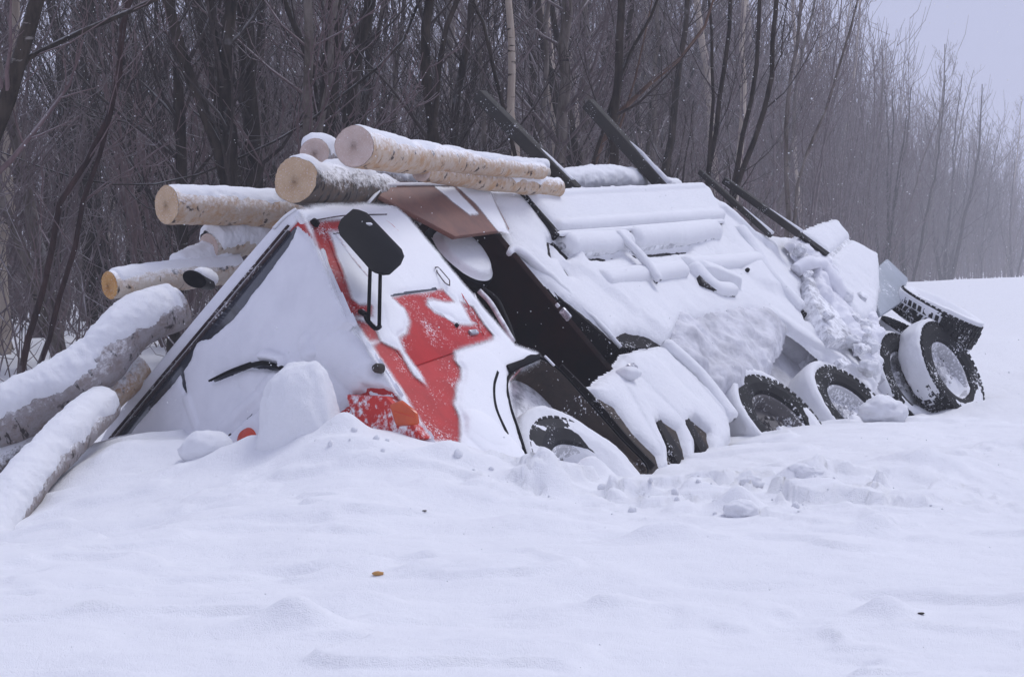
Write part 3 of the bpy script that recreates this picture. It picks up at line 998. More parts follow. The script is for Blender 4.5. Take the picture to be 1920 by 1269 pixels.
aco = MB().lathe(ac, TL, [(0, .0), (.29, 0), (.315, -.02), (.32, -.06), (.30, -.09), (.32, -.11), (.32, -.30), (0, -.30)], 48).build('air_cleaner', M['black_plastic'], truck, smooth=True)
aco.data.set_sharp_from_angle(angle=R(35))
xx, yy, zz = basis(TL)
rr = np.linspace(0, .30, 26); tt = np.linspace(0, 2 * math.pi, 72, endpoint=False)
Dd = np.cos(tt)[None, :, None] * xx + np.sin(tt)[None, :, None] * yy
Pp = ac + Dd * rr[:, None, None]
ts = .055 * sstep(.31 - rr, 0, .08)[:, None] - .09 * sstep(Dd @ np.array([-.1, 0, 1.]), .35, 1.0) * sstep(rr, .12, .3)[:, None] + .006 * fbm(Pp * 7, 4, 3)
shell('snow_cover', Pp, np.broadcast_to(TL, Pp.shape), ts, M['snow'], aco, closed=True)
for k, pts in enumerate([[(898, 545), (915, 562), (938, 598), (962, 640)], [(905, 540), (928, 556), (948, 592), (968, 648)], [(888, 552), (900, 580), (930, 622)]]):
    MB().tube(resample([sd(x, y, -.18 - .04 * k) for x, y in pts], 16), (.020, .013, .016)[k], 8).build('brake_hose', M[('frosted_metal', 'rubber', 'steel')[k]], truck, smooth=True)

# ---- tank box with straps below the bulkhead
tk0, tk1 = tc(sd(1120, 735)), tc(sd(1330, 690))
tank = MB().prism([sd(1108, 730, -.02), sd(1165, 668, -.02), sd(1236, 652, -.02), sd(1290, 706, -.02), sd(1360, 782, -.02), sd(1366, 822, -.02), sd(1335, 862, -.02), sd(1262, 888, -.02), sd(1192, 908, -.02), sd(1182, 892, -.02)], -TL * .6).build('tank_box', M['mud_brown'], truck, bevel=.05, seg=3)
sheet('snow_cover', tank, TA - TL * .02, TL, [[(1098, 732), (1150, 692), (1165, 666), (1238, 650), (1292, 706), (1364, 784), (1369, 824), (1352, 848), (1338, 862), (1318, 852), (1328, 838), (1324, 812), (1296, 788), (1284, 800), (1302, 836), (1300, 868), (1284, 862), (1276, 835), (1268, 808), (1234, 786), (1226, 800), (1246, 846), (1254, 884), (1235, 880), (1228, 856), (1190, 818), (1150, 765)]],
      T=.06, edge=.04, en=.02, ef=8, tn=.01, seed=41, res=.012, caps=[(1210, 700, 1290, 780, 60, .03), (1250, 655, 1366, 790, 16, .03), (1180, 740, 1245, 850, 22, .02)])
for k, pts in enumerate([[(1272, 792), (1280, 788), (1318, 848), (1310, 868)], [(1222, 800), (1230, 795), (1272, 862), (1264, 884)]]):
    MB().prism([sd(x, y, -.03) for x, y in pts], TL * .06).build('tank_strap', M['black_metal'], tank, bevel=.008)
MB().box(sd(1172, 706, 0), TF * -.12, TU * .06, TL * .09).build('filler_cap', M['steel'], tank, bevel=.015)
clod('snow_cover', sd(1178, 700, .06), .09, 5, None, squash=(1.1, .8, .6), parent=tank, sub=3)

# ---- load bed: side frame, boards, tanks and straps under blown snow
bed = MB().prism([sd(x, y, -.05) for x, y in [(948, 440), (908, 362), (985, 362), (1316, 348), (1345, 386), (1400, 444), (1480, 452), (1512, 540), (1645, 704), (1630, 724), (1560, 650), (1480, 606), (1400, 620), (1330, 700), (1238, 652), (1160, 652), (1050, 560)]], -TL * 2.3).build('load_bed', M['black_metal'], truck)  # bed coloured black so the gaps in its snow stand for shadow
bed_poly = [(944, 436), (903, 360), (985, 358), (1314, 344), (1347, 384), (1402, 440), (1482, 447), (1500, 486), (1524, 552), (1600, 634), (1652, 706), (1630, 746), (1604, 716), (1556, 690), (1500, 640), (1440, 600), (1400, 588), (1352, 600), (1300, 604), (1270, 610), (1248, 652), (1160, 652), (1105, 600), (1048, 556), (955, 464)]
sheet('snow_cover', truck, TA - TL * .05, TL, [bed_poly], T=.06, edge=.05, en=.03, ef=6, tn=.02, tf=3.2, seed=51, res=.014, asym=True,
      holes=[[(1036, 452), (1066, 484), (1058, 490), (1030, 458)], [(1140, 640), (1172, 624), (1216, 634), (1244, 652), (1165, 658)], [(1494, 556), (1510, 546), (1522, 592), (1506, 604)], [(1090, 486), (1150, 484), (1146, 490), (1094, 492)], [(1180, 480), (1290, 472), (1286, 477), (1184, 486)], [(973, 362), (982, 362), (1030, 424), (1022, 424)], [(1048, 437), (1088, 433), (1088, 439), (1048, 443)], [(1024, 455), (1029, 455), (1033, 484), (1028, 484)], [(1052, 505), (1057, 505), (1068, 520), (1062, 520)]],
      caps=[(1308, 516, 1362, 538, 22, .10), (1350, 400, 1440, 470, 22, .05),
            (1090, 500, 1230, 610, 60, .03), (1420, 520, 1510, 560, 60, .05), (1450, 600, 1640, 730, 14, .04)])
board = MB().prism([sd(x, y, .045) for x, y in [(986, 364), (1312, 350), (1352, 416), (1046, 438)]], -TL * .10).build('side_board', M['black_metal'], truck, bevel=.008)
sheet('snow_cover', board, TA + TL * .045, TL, [[(984, 360), (1312, 344), (1330, 356), (1358, 412), (1350, 416), (1200, 425), (1090, 434), (1046, 432)]], T=.045, edge=.03, en=.012, ef=6, tn=.008, tf=3, seed=52, res=.014,
      caps=[(1000, 366, 1310, 350, 12, .02), (1050, 428, 1350, 406, 14, .03)])
def snowy_bar(name, pts, r, l, seed, mat='packed_snow', parent=truck, k=18, n=60, cap=.035, base='frosted_metal'):
    """a bar or drum with snow lying along its upper side"""
    pth = resample([sd(x, y, l) for x, y in pts], n)
    e = np.linspace(0, 1, n)
    ln_ = np.sum(np.linalg.norm(np.diff(pth, axis=0), axis=1))
    rr_ = r * np.sqrt(np.clip(1 - np.clip(1 - np.minimum(e, 1 - e) * ln_ / (r * .8), 0, 1) ** 2, .02, 1))
    T, X, Y = frames(pth)
    th = np.arange(k) * 2 * math.pi / k
    D = np.cos(th)[None, :, None] * X[:, None] + np.sin(th)[None, :, None] * Y[:, None]
    P = pth[:, None] + D * rr_[:, None, None]
    idx = np.arange(n * k).reshape(n, k)
    Fs = np.stack([idx[:-1], np.roll(idx, -1, 1)[:-1], np.roll(idx, -1, 1)[1:], idx[1:]], -1).reshape(-1, 4)
    o = mesh(name, P.reshape(-1, 3), Fs, M[base], parent)
    t = cap * 1.6 * (D @ nrm((.15, -.15, 1)) + .25) + .9 * cap * fbm(P * 4, seed, 5, .6)
    shell('snow_cover', P, D, np.minimum(t, cap * 1.2), M['snow'], o, closed=True)
    return o


snowy_bar('fuel_drum', [(1052, 466), (1110, 463), (1172, 459)], .105, -.035, 81, cap=.03)
snowy_bar('fuel_drum', [(1176, 456), (1250, 449), (1336, 440)], .115, -.035, 82, cap=.03)
snowy_bar('drum_strap', [(1152, 436), (1200, 482), (1236, 528)], .028, .075, 83, n=30, cap=.02)
snowy_bar('chassis_tube', [(1120, 534), (1200, 524), (1275, 514)], .085, -.045, 84, cap=.035)
snowy_bar('chassis_tube', [(1280, 504), (1350, 500), (1425, 492)], .075, -.045, 85, cap=.03)
snowy_bar('cross_member', [(1290, 500), (1330, 542), (1372, 552)], .07, -.01, 86, n=34, cap=.03, base='black_metal')
snowy_bar('frame_rail', [(1500, 520), (1580, 616), (1648, 690)], .055, -.02, 87, n=70, cap=.03)
snowy_bar('frame_rail', [(1240, 646), (1300, 700), (1372, 790)], .05, .0, 88, n=60, cap=.03)
snowy_bar('cross_member', [(1380, 430), (1410, 470), (1440, 520), (1500, 585)], .06, -.02, 89, n=50, cap=.03)
snowy_bar('board_batten', [(1046, 441), (1200, 430), (1356, 417)], .022, .05, 90, n=70, cap=.012, base='black_metal')
for k, (x, y, w_, h_) in enumerate([(1362, 612, .16, .03), (1338, 617, .07, .02), (1310, 735, .10, .03)]):
    MB().box(sd(x, y, -.05), TF * w_ + TU * .02, TU * h_ * .5, TL * .066).build('bracket', M['black_metal'], truck, bevel=.01)
MB().box(sd(977, 364, .0), TU * -.27 - TF * .03, TF * .035, TL * .03).build('stake_pocket', M['black_metal'], truck, bevel=.006)
for (x, y) in [(1222, 536), (1394, 514), (1050, 450)]:
    MB().lathe(sd(x, y, -.03), TL, [(0, .075), (.014, .075), (.02, .06), (.022, -.06)], 10).build('tie_bolt', M['black_metal'], truck, smooth=True)
MB().prism([sd(1293, 500, -.02), sd(1298, 499, -.02), (sd(1312, 533, -.02)), sd(1340, 551, -.02), sd(1336, 555, -.02), sd(1306, 540, -.02)], TL * .07).build('bracket', M['black_metal'], truck, bevel=.006)
# crusted underside behind the tank and the rear mudguards
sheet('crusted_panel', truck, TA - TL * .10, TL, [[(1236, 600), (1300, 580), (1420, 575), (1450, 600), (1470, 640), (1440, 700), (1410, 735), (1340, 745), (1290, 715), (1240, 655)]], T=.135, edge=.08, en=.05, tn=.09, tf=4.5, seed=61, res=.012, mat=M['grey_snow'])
for k, pts in enumerate([[(1408, 735), (1414, 660), (1440, 622), (1490, 620), (1560, 668)], [(1540, 690), (1556, 640), (1590, 640), (1660, 712)]]):
    aa = resample([sd(x, y, -.04) for x, y in pts], 30)
    cw = sd((1470, 1606)[k], (783, 762)[k], 0)
    V, Fs = band(aa, TL * 0, -TL * .5, .015, lambda p: nrm((cw - p) - ((cw - p) @ TL) * TL))
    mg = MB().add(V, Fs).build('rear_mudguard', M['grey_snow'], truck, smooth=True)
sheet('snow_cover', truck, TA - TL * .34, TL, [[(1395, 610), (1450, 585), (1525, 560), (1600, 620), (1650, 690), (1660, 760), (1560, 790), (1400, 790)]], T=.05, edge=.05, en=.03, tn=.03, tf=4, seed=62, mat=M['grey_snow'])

# ---- stakes of the bunks
STK = [((898, 178), (1070, 350), -.10, .115, 'stake_wood'), ((1102, 194), (1244, 350), -.10, .115, 'stake_wood')]
for k, (p0, p1, l, w_, mt) in enumerate(STK):
    b0 = sd(p1[0], p1[1], l)
    e0 = bp(p0[0], p0[1], b0, nrm(TF))
    ax = nrm(e0 - b0)
    sx = nrm(np.cross(ax, TF)); sy = nrm(np.cross(ax, sx))
    b1 = b0 - ax * .06
    s = MB().box(b1 - sx * w_ * .5 - sy * w_ * .5, sx * w_, sy * w_, e0 - b1).build('stake', M[mt], truck, bevel=.012)
    ln = np.linalg.norm(e0 - b0)
    r0, r1 = ((.02, .42), (-.02, .52))[k]
    pp = np.array([b0 + ax * ln * t for t in np.linspace(r0, r1, 30)])
    updir = np.array([0, 0, 1.]) - (np.array([0, 0, 1.]) @ ax) * ax
    pp = pp + nrm(nrm(updir) + .5 * TL) * w_ * .42
    V, Fs = tube_vf(pp, np.interp(np.linspace(0, 1, 30), [0, .7, 1], [.030, .020, .004]) * (1.0, 1.6)[k], 8)
    mesh('snow_cover', V + .006 * fbm(V * 12, 6, 3)[:, None], Fs, M[('snow', 'grey_snow')[k]], s)

# ------------------------------------------------------------------ trailer behind
tr_c = sd(1640, 640, -.8)
trailer = root('timber_trailer', tr_c - np.array([0, 0, 1.2]), 'snow-crusted timber trailer jackknifed behind the truck with upturned twin wheels', 'trailer')
TD = .12


def ts_(px, py, l=TD):
    return sd(px, py, l)


cab2 = MB().prism([ts_(1492, 440), ts_(1565, 415), ts_(1600, 455), ts_(1640, 482), ts_(1644, 560), ts_(1622, 640), ts_(1560, 640), ts_(1520, 548)], -TL * 1.1).build('front_cabinet', M['frosted_metal'], trailer, bevel=.03)
sheet('snow_cover', cab2, TA + TL * TD, TL, [[(1500, 436), (1565, 412), (1592, 446), (1552, 478)], [(1596, 452), (1645, 478), (1648, 540), (1640, 590), (1610, 600), (1580, 560), (1556, 488)]], T=.05, edge=.03, en=.02, tn=.015, tf=6, seed=71, res=.016)
MB().prism([ts_(1494, 443, TD + .03), ts_(1500, 440, TD + .03), ts_(1552, 478, TD + .03), ts_(1546, 482, TD + .03)], TL * .03).build('cabinet_lip', M['black_metal'], cab2)
fr2 = MB().prism([ts_(1470, 520, -.1), ts_(1540, 500, -.1), ts_(1630, 660, -.1), ts_(1640, 700, -.1), ts_(1634, 750, -.1), ts_(1620, 740, -.1)], -TL * .5).build('drawbar_frame', M['frosted_metal'], trailer, bevel=.03)
sheet('snow_cover', fr2, TA + TL * .0, TL, [[(1535, 560), (1600, 540), (1636, 600), (1642, 650), (1630, 690), (1600, 660), (1560, 610)]], T=.08, edge=.06, en=.06, tn=.10, tf=5, seed=72, res=.014, mat=M['packed_snow'])
sheet('snow_cover', trailer, TA + TL * .06, TL, [[(1470, 455), (1500, 450), (1550, 490), (1590, 560), (1630, 585), (1645, 640), (1650, 690), (1640, 700), (1590, 640), (1528, 556), (1500, 500)]], T=.08, edge=.05, en=.10, ef=5, tn=.13, tf=5, seed=74, res=.013, mat=M['packed_snow'])
hose = resample([ts_(1492, 508, TD - .04), ts_(1516, 494, TD + .06), ts_(1546, 502, TD + .07), ts_(1566, 535, TD + .05), ts_(1588, 576, TD - .05)], 60)
V, Fs = tube_vf(hose, .068, 14)
mesh('air_hose', V + .035 * fbm(V * 7, 2, 4)[:, None], Fs, M['packed_snow'], trailer)
MB().lathe(ts_(1512, 578, -.02), TL, [(.14, .0), (.155, .02), (.17, 0), (.17, -.06)], 30).build('coupling_ring', M['black_metal'], trailer, smooth=True)
rg = np.random.default_rng(5)
for k in range(16):
    x, y = [(1500, 470), (1520, 520), (1582, 555), (1600, 600), (1578, 640), (1632, 650), (1622, 640), (1628, 662), (1630, 690), (1612, 560), (1560, 600), (1618, 610), (1610, 655), (1590, 690), (1600, 640), (1622, 625)][k]
    nm = 'coupling_part'
    c = ts_(x, y, TD + .02)
    if k % 3 == 0:
        MB().lathe(c, nrm(TL + rg.normal(0, .4, 3)), [(0, .06), (.05, .06), (.06, .03), (.06, -.05)], 12).build(nm, M['frosted_metal'], trailer, smooth=True)
    elif k % 3 == 1:
        MB().box(c, TF * rg.uniform(.1, .25), TU * rg.uniform(.04, .09), TL * .06).build(nm, M['frosted_metal'], trailer, bevel=.012)
    else:
        clod('snow_cover', c, rg.uniform(.07, .11), k, None, parent=trailer, sub=4, squash=(1.1, .8, .8), amp=.5)
flap = MB().prism([ts_(1640, 506, .1), ts_(1664, 484, .1), ts_(1704, 522, .1), ts_(1692, 566, .1), ts_(1652, 592, .1), ts_(1640, 560, .1)], -TL * .05).build('mud_flap', M['grey_plate'], trailer, bevel=.02)
TX = nrm(TL - .28 * TU + .10 * TF)
wheel(trailer, ts_(1788, 690, .12), TX, .52, .29, .31, 5, snow=.045, sidesnow=-.55, bare=.36)
wheel(trailer, ts_(1788, 690, .12) - TX * .33 + TF * .40 + TU * .06 + TL * .05, TX, .50, .26, .31, 6, snow=.045, sidesnow=.0, bare=.38)
wheel(trailer, at(1768, 574, 22.8), nrm(TL + .35 * TU - .13 * TF), .46, .26, .27, 7, snow=.03, sidesnow=1.3, bare=.75, face_fill=.02)
wheel(trailer, at(1766, 572, 22.8) - nrm(TL + .35 * TU - .13 * TF) * .36 + TF * .08, nrm(TL + .35 * TU - .13 * TF), .46, .26, .27, 8, snow=.03, sidesnow=.1, bare=.9)
MB().tube(resample([ts_(1760, 700, -.5), ts_(1690, 720, -.6), ts_(1640, 700, -.7)], 8), .08, 10).build('axle', M['black_metal'], trailer, smooth=True)
for k, (p0, p1, w_) in enumerate([((1312, 322), (1446, 442), .055), ((1358, 338), (1500, 440), .07)]):
    b0, e0 = at(p1[0], p1[1], 21.4), at(p0[0], p0[1], 21.9)
    ax = nrm(e0 - b0); sx = nrm(np.cross(ax, TF)); sy = nrm(np.cross(ax, sx))
    s = MB().box(b0 - sx * w_ / 2 - sy * w_ / 2, sx * w_, sy * w_, e0 - b0).build('stake', M['stake_wood'], trailer, bevel=.01)
    pp = np.array([b0 + ax * t + nrm(np.array([0, 0, 1.]) - ax[2] * ax) * w_ * .5 for t in np.linspace(0, .42, 14)])
    V, Fs = tube_vf(pp, np.linspace(.022, .005, 14), 8)
    mesh('snow_cover', V, Fs, M['snow'], s)


# ------------------------------------------------------------------ logs
def log(path, rad, label, bark, cut, seed, snow=.05, cap_w=.55, ends=(True, True), rough=.06, tilt=None, sn=.03, patchy=0.0, nseg=90, bias=(0, 0, 1)):
    path = resample(path, nseg)
    n, k = len(path), 64
    ln = np.r_[0, np.cumsum(np.linalg.norm(np.diff(path, axis=0), axis=1))]
    rad = np.interp(ln / ln[-1], np.linspace(0, 1, len(rad)), rad)
    T, X, Y = frames(path)
    th = np.arange(k) * 2 * math.pi / k
    D = np.cos(th)[None, :, None] * X[:, None] + np.sin(th)[None, :, None] * Y[:, None]
    P0 = path[:, None] + D * rad[:, None, None]
    rr_ = rad[:, None] * (1 + rough * 2 * fbm(P0 * 3.0 + seed, seed, 3) + rough * fbm(P0 * 11, seed + 3, 3))
    P = path[:, None] + D * rr_[..., None]
    lc = np.stack([np.cos(th)[None] * rr_, np.sin(th)[None] * rr_, np.broadcast_to(ln[:, None] + seed * 3.3, rr_.shape)], -1)
    idx = np.arange(n * k).reshape(n, k)
    Fs = np.stack([idx[:-1], np.roll(idx, -1, 1)[:-1], np.roll(idx, -1, 1)[1:], idx[1:]], -1).reshape(-1, 4)
    o = mesh('birch_log', P.reshape(-1, 3), Fs, M[bark], loc=path.mean(0), attr={'lc': lc.reshape(-1, 3)})
    tag(o, label, 'log', 'logs spilled from the truck')
    for e, on in ((0, ends[0]), (n - 1, ends[1])):
        if not on:
            continue
        V, L_, Fc_ = [], [], []
        R_ = 7
        tn = T[e] * (-1 if e == 0 else 1)
        tl = tn if tilt is None or e else tilt
        for i in range(R_ + 1):
            s = i / R_
            for j in range(k):
                d = D[e, j] * rr_[e, j]
                off = -(d @ tl) / (tn @ tl) if tilt is not None and e == 0 else 0
                V.append(path[e] + d * s * (.985 if i == R_ else 1) + tn * (off * s + (.012 if i < R_ else .001) + .004 * math.sin(j * 2.3 + i * 1.7 + seed)))
                L_.append((math.cos(th[j]) * rr_[e, j] * s, math.sin(th[j]) * rr_[e, j] * s, 0))
        for i in range(R_):
            for j in range(k):
                Fc_.append((i * k + j, i * k + (j + 1) % k, (i + 1) * k + (j + 1) % k, (i + 1) * k + j))
        ce = mesh('cut_end', V, Fc_, M[cut], o, attr={'lc': L_})
    # snow along the top
    up = nrm(bias)
    exz = D @ up
    q_ = P
    t = snow * 1.5 * (exz - cap_w) / (1 - cap_w) + sn * fbm(q_ * 5, seed + 11, 4, .6) - patchy * sstep(fbm(q_ * 2.5, seed + 30, 3), -.05, .3)
    t = np.minimum(t, snow * 1.25) - .25 * snow
    t = t + .35 * snow * fbm(q_ * 22, seed + 41, 4, .7)
    if ends[0]:
        t = t - .05 * (1 - sstep(ln, 0, .05))[:, None]
    shell('snow_cover', P, D, t, M['snow'], o, closed=True)
    return o


log([at(664, 273, 15.5), at(735, 290, 16.1), at(830, 300, 16.9), at(1015, 322, 18.2)], (.145, .105, .062), 'thick birch log with pale round cut end, highest of the load', 'birch_bark_rust', 'cut_pale', 1, .014, .55, patchy=.03, sn=.02)
log([at(553, 340, 15.7), at(640, 352, 16.3), at(760, 388, 17.2)], (.165, .165, .15), 'dark knotty log with oval frosted end, just above the cab roof', 'dark_log_bark', 'cut_tan', 2, .03, .5, rough=.10, patchy=.03)
log([at(590, 288, 16.4), at(640, 312, 17.2), at(760, 345, 18.4)], (.11, .12, .11), 'snow-capped log end poking up behind the knotty log', 'grey_bark', 'cut_pale', 3, .05, -.1, rough=.05)
log([at(313, 384, 16.5), at(430, 388, 16.9), at(560, 396, 17.4)], (.146, .146, .14), 'straight birch log jutting left above the cab with tan cut end', 'birch_bark_rust', 'cut_tan', 4, .014, .3, sn=.014)
log([at(392, 462, 16.9), at(440, 448, 17.1), at(520, 456, 17.5)], (.10, .13, .13), 'stubby log buried in snow below the straight jutting log', 'birch_bark', 'cut_pale', 5, .06, -.7)
log([at(330, 512, 16.7), at(400, 482, 17.0), at(480, 440, 17.4)], (.09, .10, .10), 'slim log under smooth snow sloping up beside the roof horn', 'birch_bark', 'cut_pale', 15, .05, -.7)
log([at(205, 535, 16.2), at(300, 522, 16.5), at(440, 505, 17.1)], (.105, .11, .11), 'birch log with bright orange cut end left of the cab', 'birch_bark', 'cut_orange', 6, .016, .35, sn=.014)
log([at(336, 578, 16.3), at(258, 610, 16.1), at(175, 690, 15.9), at(85, 748, 15.8), at(-60, 812, 15.7)], (.16, .175, .19, .19, .18), 'thickest curved birch log leaning down the left edge', 'grey_bark', 'cut_orange', 7, .042, .02, sn=.035, bias=(-.2, -.1, 1), nseg=150)
log([at(196, 762, 15.8), at(140, 812, 15.2), at(66, 890, 14.6), at(0, 985, 14.0), at(-30, 1060, 13.6)], (.12, .13, .135, .14, .14), 'lowest snow-topped log sinking into the bank at the left', 'grey_bark', 'cut_pale', 8, .045, .05, sn=.03, nseg=110)
log([at(220, 725, 16.3), at(120, 800, 16.0), at(-40, 895, 15.6)], (.10, .10, .10), 'thin brown log wedged between the two leaning logs', 'dark_log_bark', 'cut_pale', 9, .03, .6)
log([at(260, 690, 16.4), at(180, 760, 16.1), at(-30, 850, 16.0)], (.12, .12, .12), 'reddish barked log half hidden under the curved log', 'birch_bark_rust', 'cut_pale', 16, .02, .7)
log([at(790, 321, 16.6), at(900, 336, 17.6), at(1045, 352, 18.6)], (.078, .085, .08), 'slim birch log with small cut end beside the brown wing', 'birch_bark_rust', 'cut_pale', 10, .02, .25, patchy=.02)
log([at(860, 312, 18.2), at(940, 318, 18.8), at(1018, 324, 19.4)], (.06, .075, .08), 'speckled birch log ending at the foremost stake', 'birch_bark', 'cut_pale', 11, .04, .35)
log([at(1030, 352, 19.9), at(1130, 343, 20.7), at(1262, 362, 21.9)], (.09, .11, .08), 'snow-buried log between the two tall stakes', 'birch_bark', 'cut_pale', 12, .06, -1.6)

# ------------------------------------------------------------------ snow lumps on the bank
lp = at(566, 762, 14.35)
bm = bmesh.new()
bmesh.ops.create_icosphere(bm, subdivisions=5, radius=1)
Vs = np.array([v.co for v in bm.verts]); Fl = np.array([[v.index for v in f.verts] for f in bm.faces]); bm.free()
Vs = np.sign(Vs) * np.abs(Vs) ** .86
wdn = 1 + .12 * sstep(-Vs[:, 2], -.6, .2) + .55 * sstep(-Vs[:, 2], .1, .95) - .10 * Vs[:, 0]
Vs = Vs * np.stack([.222 * wdn, .20 * wdn, .35 + 0 * wdn], -1) * (1 + .16 * fbm(Vs * 1.9, 5, 5))[:, None] + lp + np.array([0, 0, -.05])
o = mesh('snow_lump', Vs, Fl, M['snow'], loc=lp)
tag(o, 'tall rounded snow slab standing against the cab nose', 'snow lump')
clod('snow_lump', at(388, 842, 14.6), .165, 5, 'small rounded snow lump below the windscreen', squash=(1.05, .9, .72), amp=.2, fq=1.6)
for k, (x, y, d, r, lab) in enumerate([(1392, 958, 12.9, .085, 'broken snow clod in the middle of the bank below the wheels'), (1512, 890, 13.9, .10, 'angular snow clod highest among the broken ones on the bank'),
                                       (1655, 770, 18.8, .16, 'pointed snow chunk against the middle truck wheels'), (1410, 905, 13.8, .06, 'small snow clod under the tank box'), (1640, 1000, 12.1, .05, 'small snow clod low on the right of the bank'), (1000, 930, 13.5, .07, 'snow clod below the front wheel')]):
    clod('snow_lump', at(x, y, d), r, 30 + k, lab, squash=(1.2, .9, .75), amp=.35, fq=2.0)
rng = np.random.default_rng(12)
bm = bmesh.new()
bmesh.ops.create_icosphere(bm, subdivisions=2, radius=1)
Vi = np.array([v.co for v in bm.verts]); Fi = np.array([[v.index for v in f.verts] for f in bm.faces]); bm.free()
cx_, cy_, cr_ = [], [], []
for (px, py, d, sx_, sy_, n_) in [(1340, 945, 13.4, .7, .3, 50), (1000, 925, 13.5, .4, .2, 14), (640, 845, 13.9, .25, .12, 8), (1650, 860, 15.5, .6, .5, 10)]:
    p = at(px, py, d)
    cx_ += list(rng.normal(p[0], sx_, n_)); cy_ += list(rng.normal(p[1], sy_, n_)); cr_ += list(.006 + .024 * rng.random(n_) ** 4)
cz_ = ground_z(np.array(cx_), np.array(cy_))
Vc, Fc_ = [], []
for k in range(len(cx_)):
    kk = 1 + .45 * fbm(Vi * 1.7 + k * 3.1, k % 50, 3)
    Vc.append(Vi * kk[:, None] * cr_[k] * rng.uniform(.7, 1.3, 3) + [cx_[k], cy_[k], cz_[k] + cr_[k] * .25])
    Fc_.append(Fi + k * len(Vi))
tag(mesh('snow_crumbs', np.concatenate(Vc), np.concatenate(Fc_), M['snow']), 'loose crumbs of broken snow scattered over the bank', 'snow crumbs', kind='stuff')
for (px, py, d, r_, lb) in [(796, 973, 12.5, .010, 'tiny dark bark flake on the snow below the orange lamp'), (1727, 1152, 10.0, .012, 'tiny dark bark flake on the snow at lower right')]:
    p = at(px, py, d)
    clod('bark_flake', (p[0], p[1], gz(p[0], p[1]) + .004), r_, 4, lb, squash=(1.4, .9, .4), amp=.4, mat='mud_brown', sub=2)['category'] = 'bark flake'
p = at(709, 1061, 10.9); z = gz(p[0], p[1])
clod('wood_chip', (p[0], p[1], z + .008), .022, 3, 'tiny tan wood chip lying on the snow in front', squash=(1.3, .8, .5), amp=.4, mat='cut_orange', sub=2)['category'] = 'wood chip'


# ------------------------------------------------------------------ trees
class Wood:
    """collects thin tapered tubes"""
    def __init__(s):
        s.P = []

    def add(s, path, r, k):
        s.P.append((path, r, k))

    def arrays(s):
        V, Fs, n = [], [], 0
        groups = {}
        for path, r, k in s.P:
            groups.setdefault((len(path), k), []).append((path, r))
        for (m, k), lst in groups.items():
            P = np.array([p for p, _ in lst])
            r = np.array([np.broadcast_to(q_, (m,)) for _, q_ in lst])
            T = np.gradient(P, axis=1)
            T /= np.linalg.norm(T, axis=2)[..., None] + 1e-9
            ref = np.where(np.abs(T[:, :1, 2:3]) < .9, np.array([0, 0, 1.]), np.array([1., 0, 0]))
            X = np.cross(np.broadcast_to(ref, T.shape), T)
            X /= np.linalg.norm(X, axis=2)[..., None] + 1e-9
            Y = np.cross(T, X)
            th = np.arange(k) * 2 * math.pi / k
            v = P[:, :, None] + r[..., None, None] * (np.cos(th)[:, None] * X[:, :, None] + np.sin(th)[:, None] * Y[:, :, None])
            i = np.arange(len(lst) * m * k).reshape(len(lst), m, k) + n
            j = np.roll(i, -1, 2)
            Fs.append(np.stack([i[:, :-1], j[:, :-1], j[:, 1:], i[:, 1:]], -1).reshape(-1, 4))
            V.append(v.reshape(-1, 3))
            n += v.size // 3
        return np.concatenate(V), np.concatenate(Fs)


def grow(rng, crown, p, d, ln, r, lvl, up=.25, twig=.0035, dens=1.0):
    n = max(4, int(ln / .35)) if lvl < 2 else 4
    pts = [p]
    d = nrm(d)
    for i in range(n):
        d = nrm(d + rng.normal(0, .13, 3) + np.array([0, 0, up / n * 2]))
        pts.append(pts[-1] + d * ln / n)
    pts = np.array(pts)
    rr = np.linspace(r, max(r * .25, twig * .7), n + 1)
    crown.add(pts, rr, 5 if r > .02 else 3)
    if lvl >= 3:
        return
    m = int((ln * (3.4, 4.4, 5.2)[lvl]) * dens + rng.random())
    for _ in range(m):
        t = rng.uniform(.15, 1.0) ** .8
        i = min(int(t * n), n - 1)
        q_ = pts[i] + (pts[i + 1] - pts[i]) * (t * n - i)
        ax = nrm(pts[i + 1] - pts[i])
        s_ = nrm(np.cross(ax, rng.normal(0, 1, 3)))
        a = rng.uniform(.45, .95)
        grow(rng, crown, q_, ax * math.cos(a) + s_ * math.sin(a), ln * rng.uniform(.28, .5) * (1.15 - .5 * t), max(twig, r * .42 * (1.1 - .6 * t)), lvl + 1, up, twig, dens)


def tree_parts(seed, stems, r0, lo=.12, lob=.30, dens=1.0, twig=.0035, maxb=34):
    """stems: list of paths; returns (trunk arrays, crown arrays)"""
    rng = np.random.default_rng(seed)
    tr, cr = Wood(), Wood()
    for si, path in enumerate(stems):
        path = np.asarray(path, float)
        H = np.sum(np.linalg.norm(np.diff(path, axis=0), axis=1))
        n = max(10, int(H / .4))
        path = resample(path, n)
        path[1:-1] += rng.normal(0, .018, (n - 2, 3)) * [1, 1, .3]
        rs = r0[si] * (1 - .80 * np.linspace(0, 1, n) ** .9)
        rs[0] *= 1.2
        tr.add(path, rs, 9)
        nb = int(maxb * dens)
        for b in range(nb):
            t = lo + (1 - lo) * (b + rng.random()) / nb
            i = min(int(t * (n - 1)), n - 2)
            ax = nrm(path[i + 1] - path[i])
            az = rng.uniform(0, 2 * math.pi)
            s_ = np.array([math.cos(az), math.sin(az), 0])
            a = rng.uniform(.5, 1.15)
            ln = H * lob * (1.08 - .75 * t) * rng.uniform(.5, 1.15) * (.6 if t < .25 else 1)
            grow(rng, cr, path[i], ax * math.cos(a) + s_ * math.sin(a), ln, max(twig * 1.3, rs[i] * rng.uniform(.25, .42)), 1, .35, twig, dens)
    return tr.arrays(), cr.arrays()


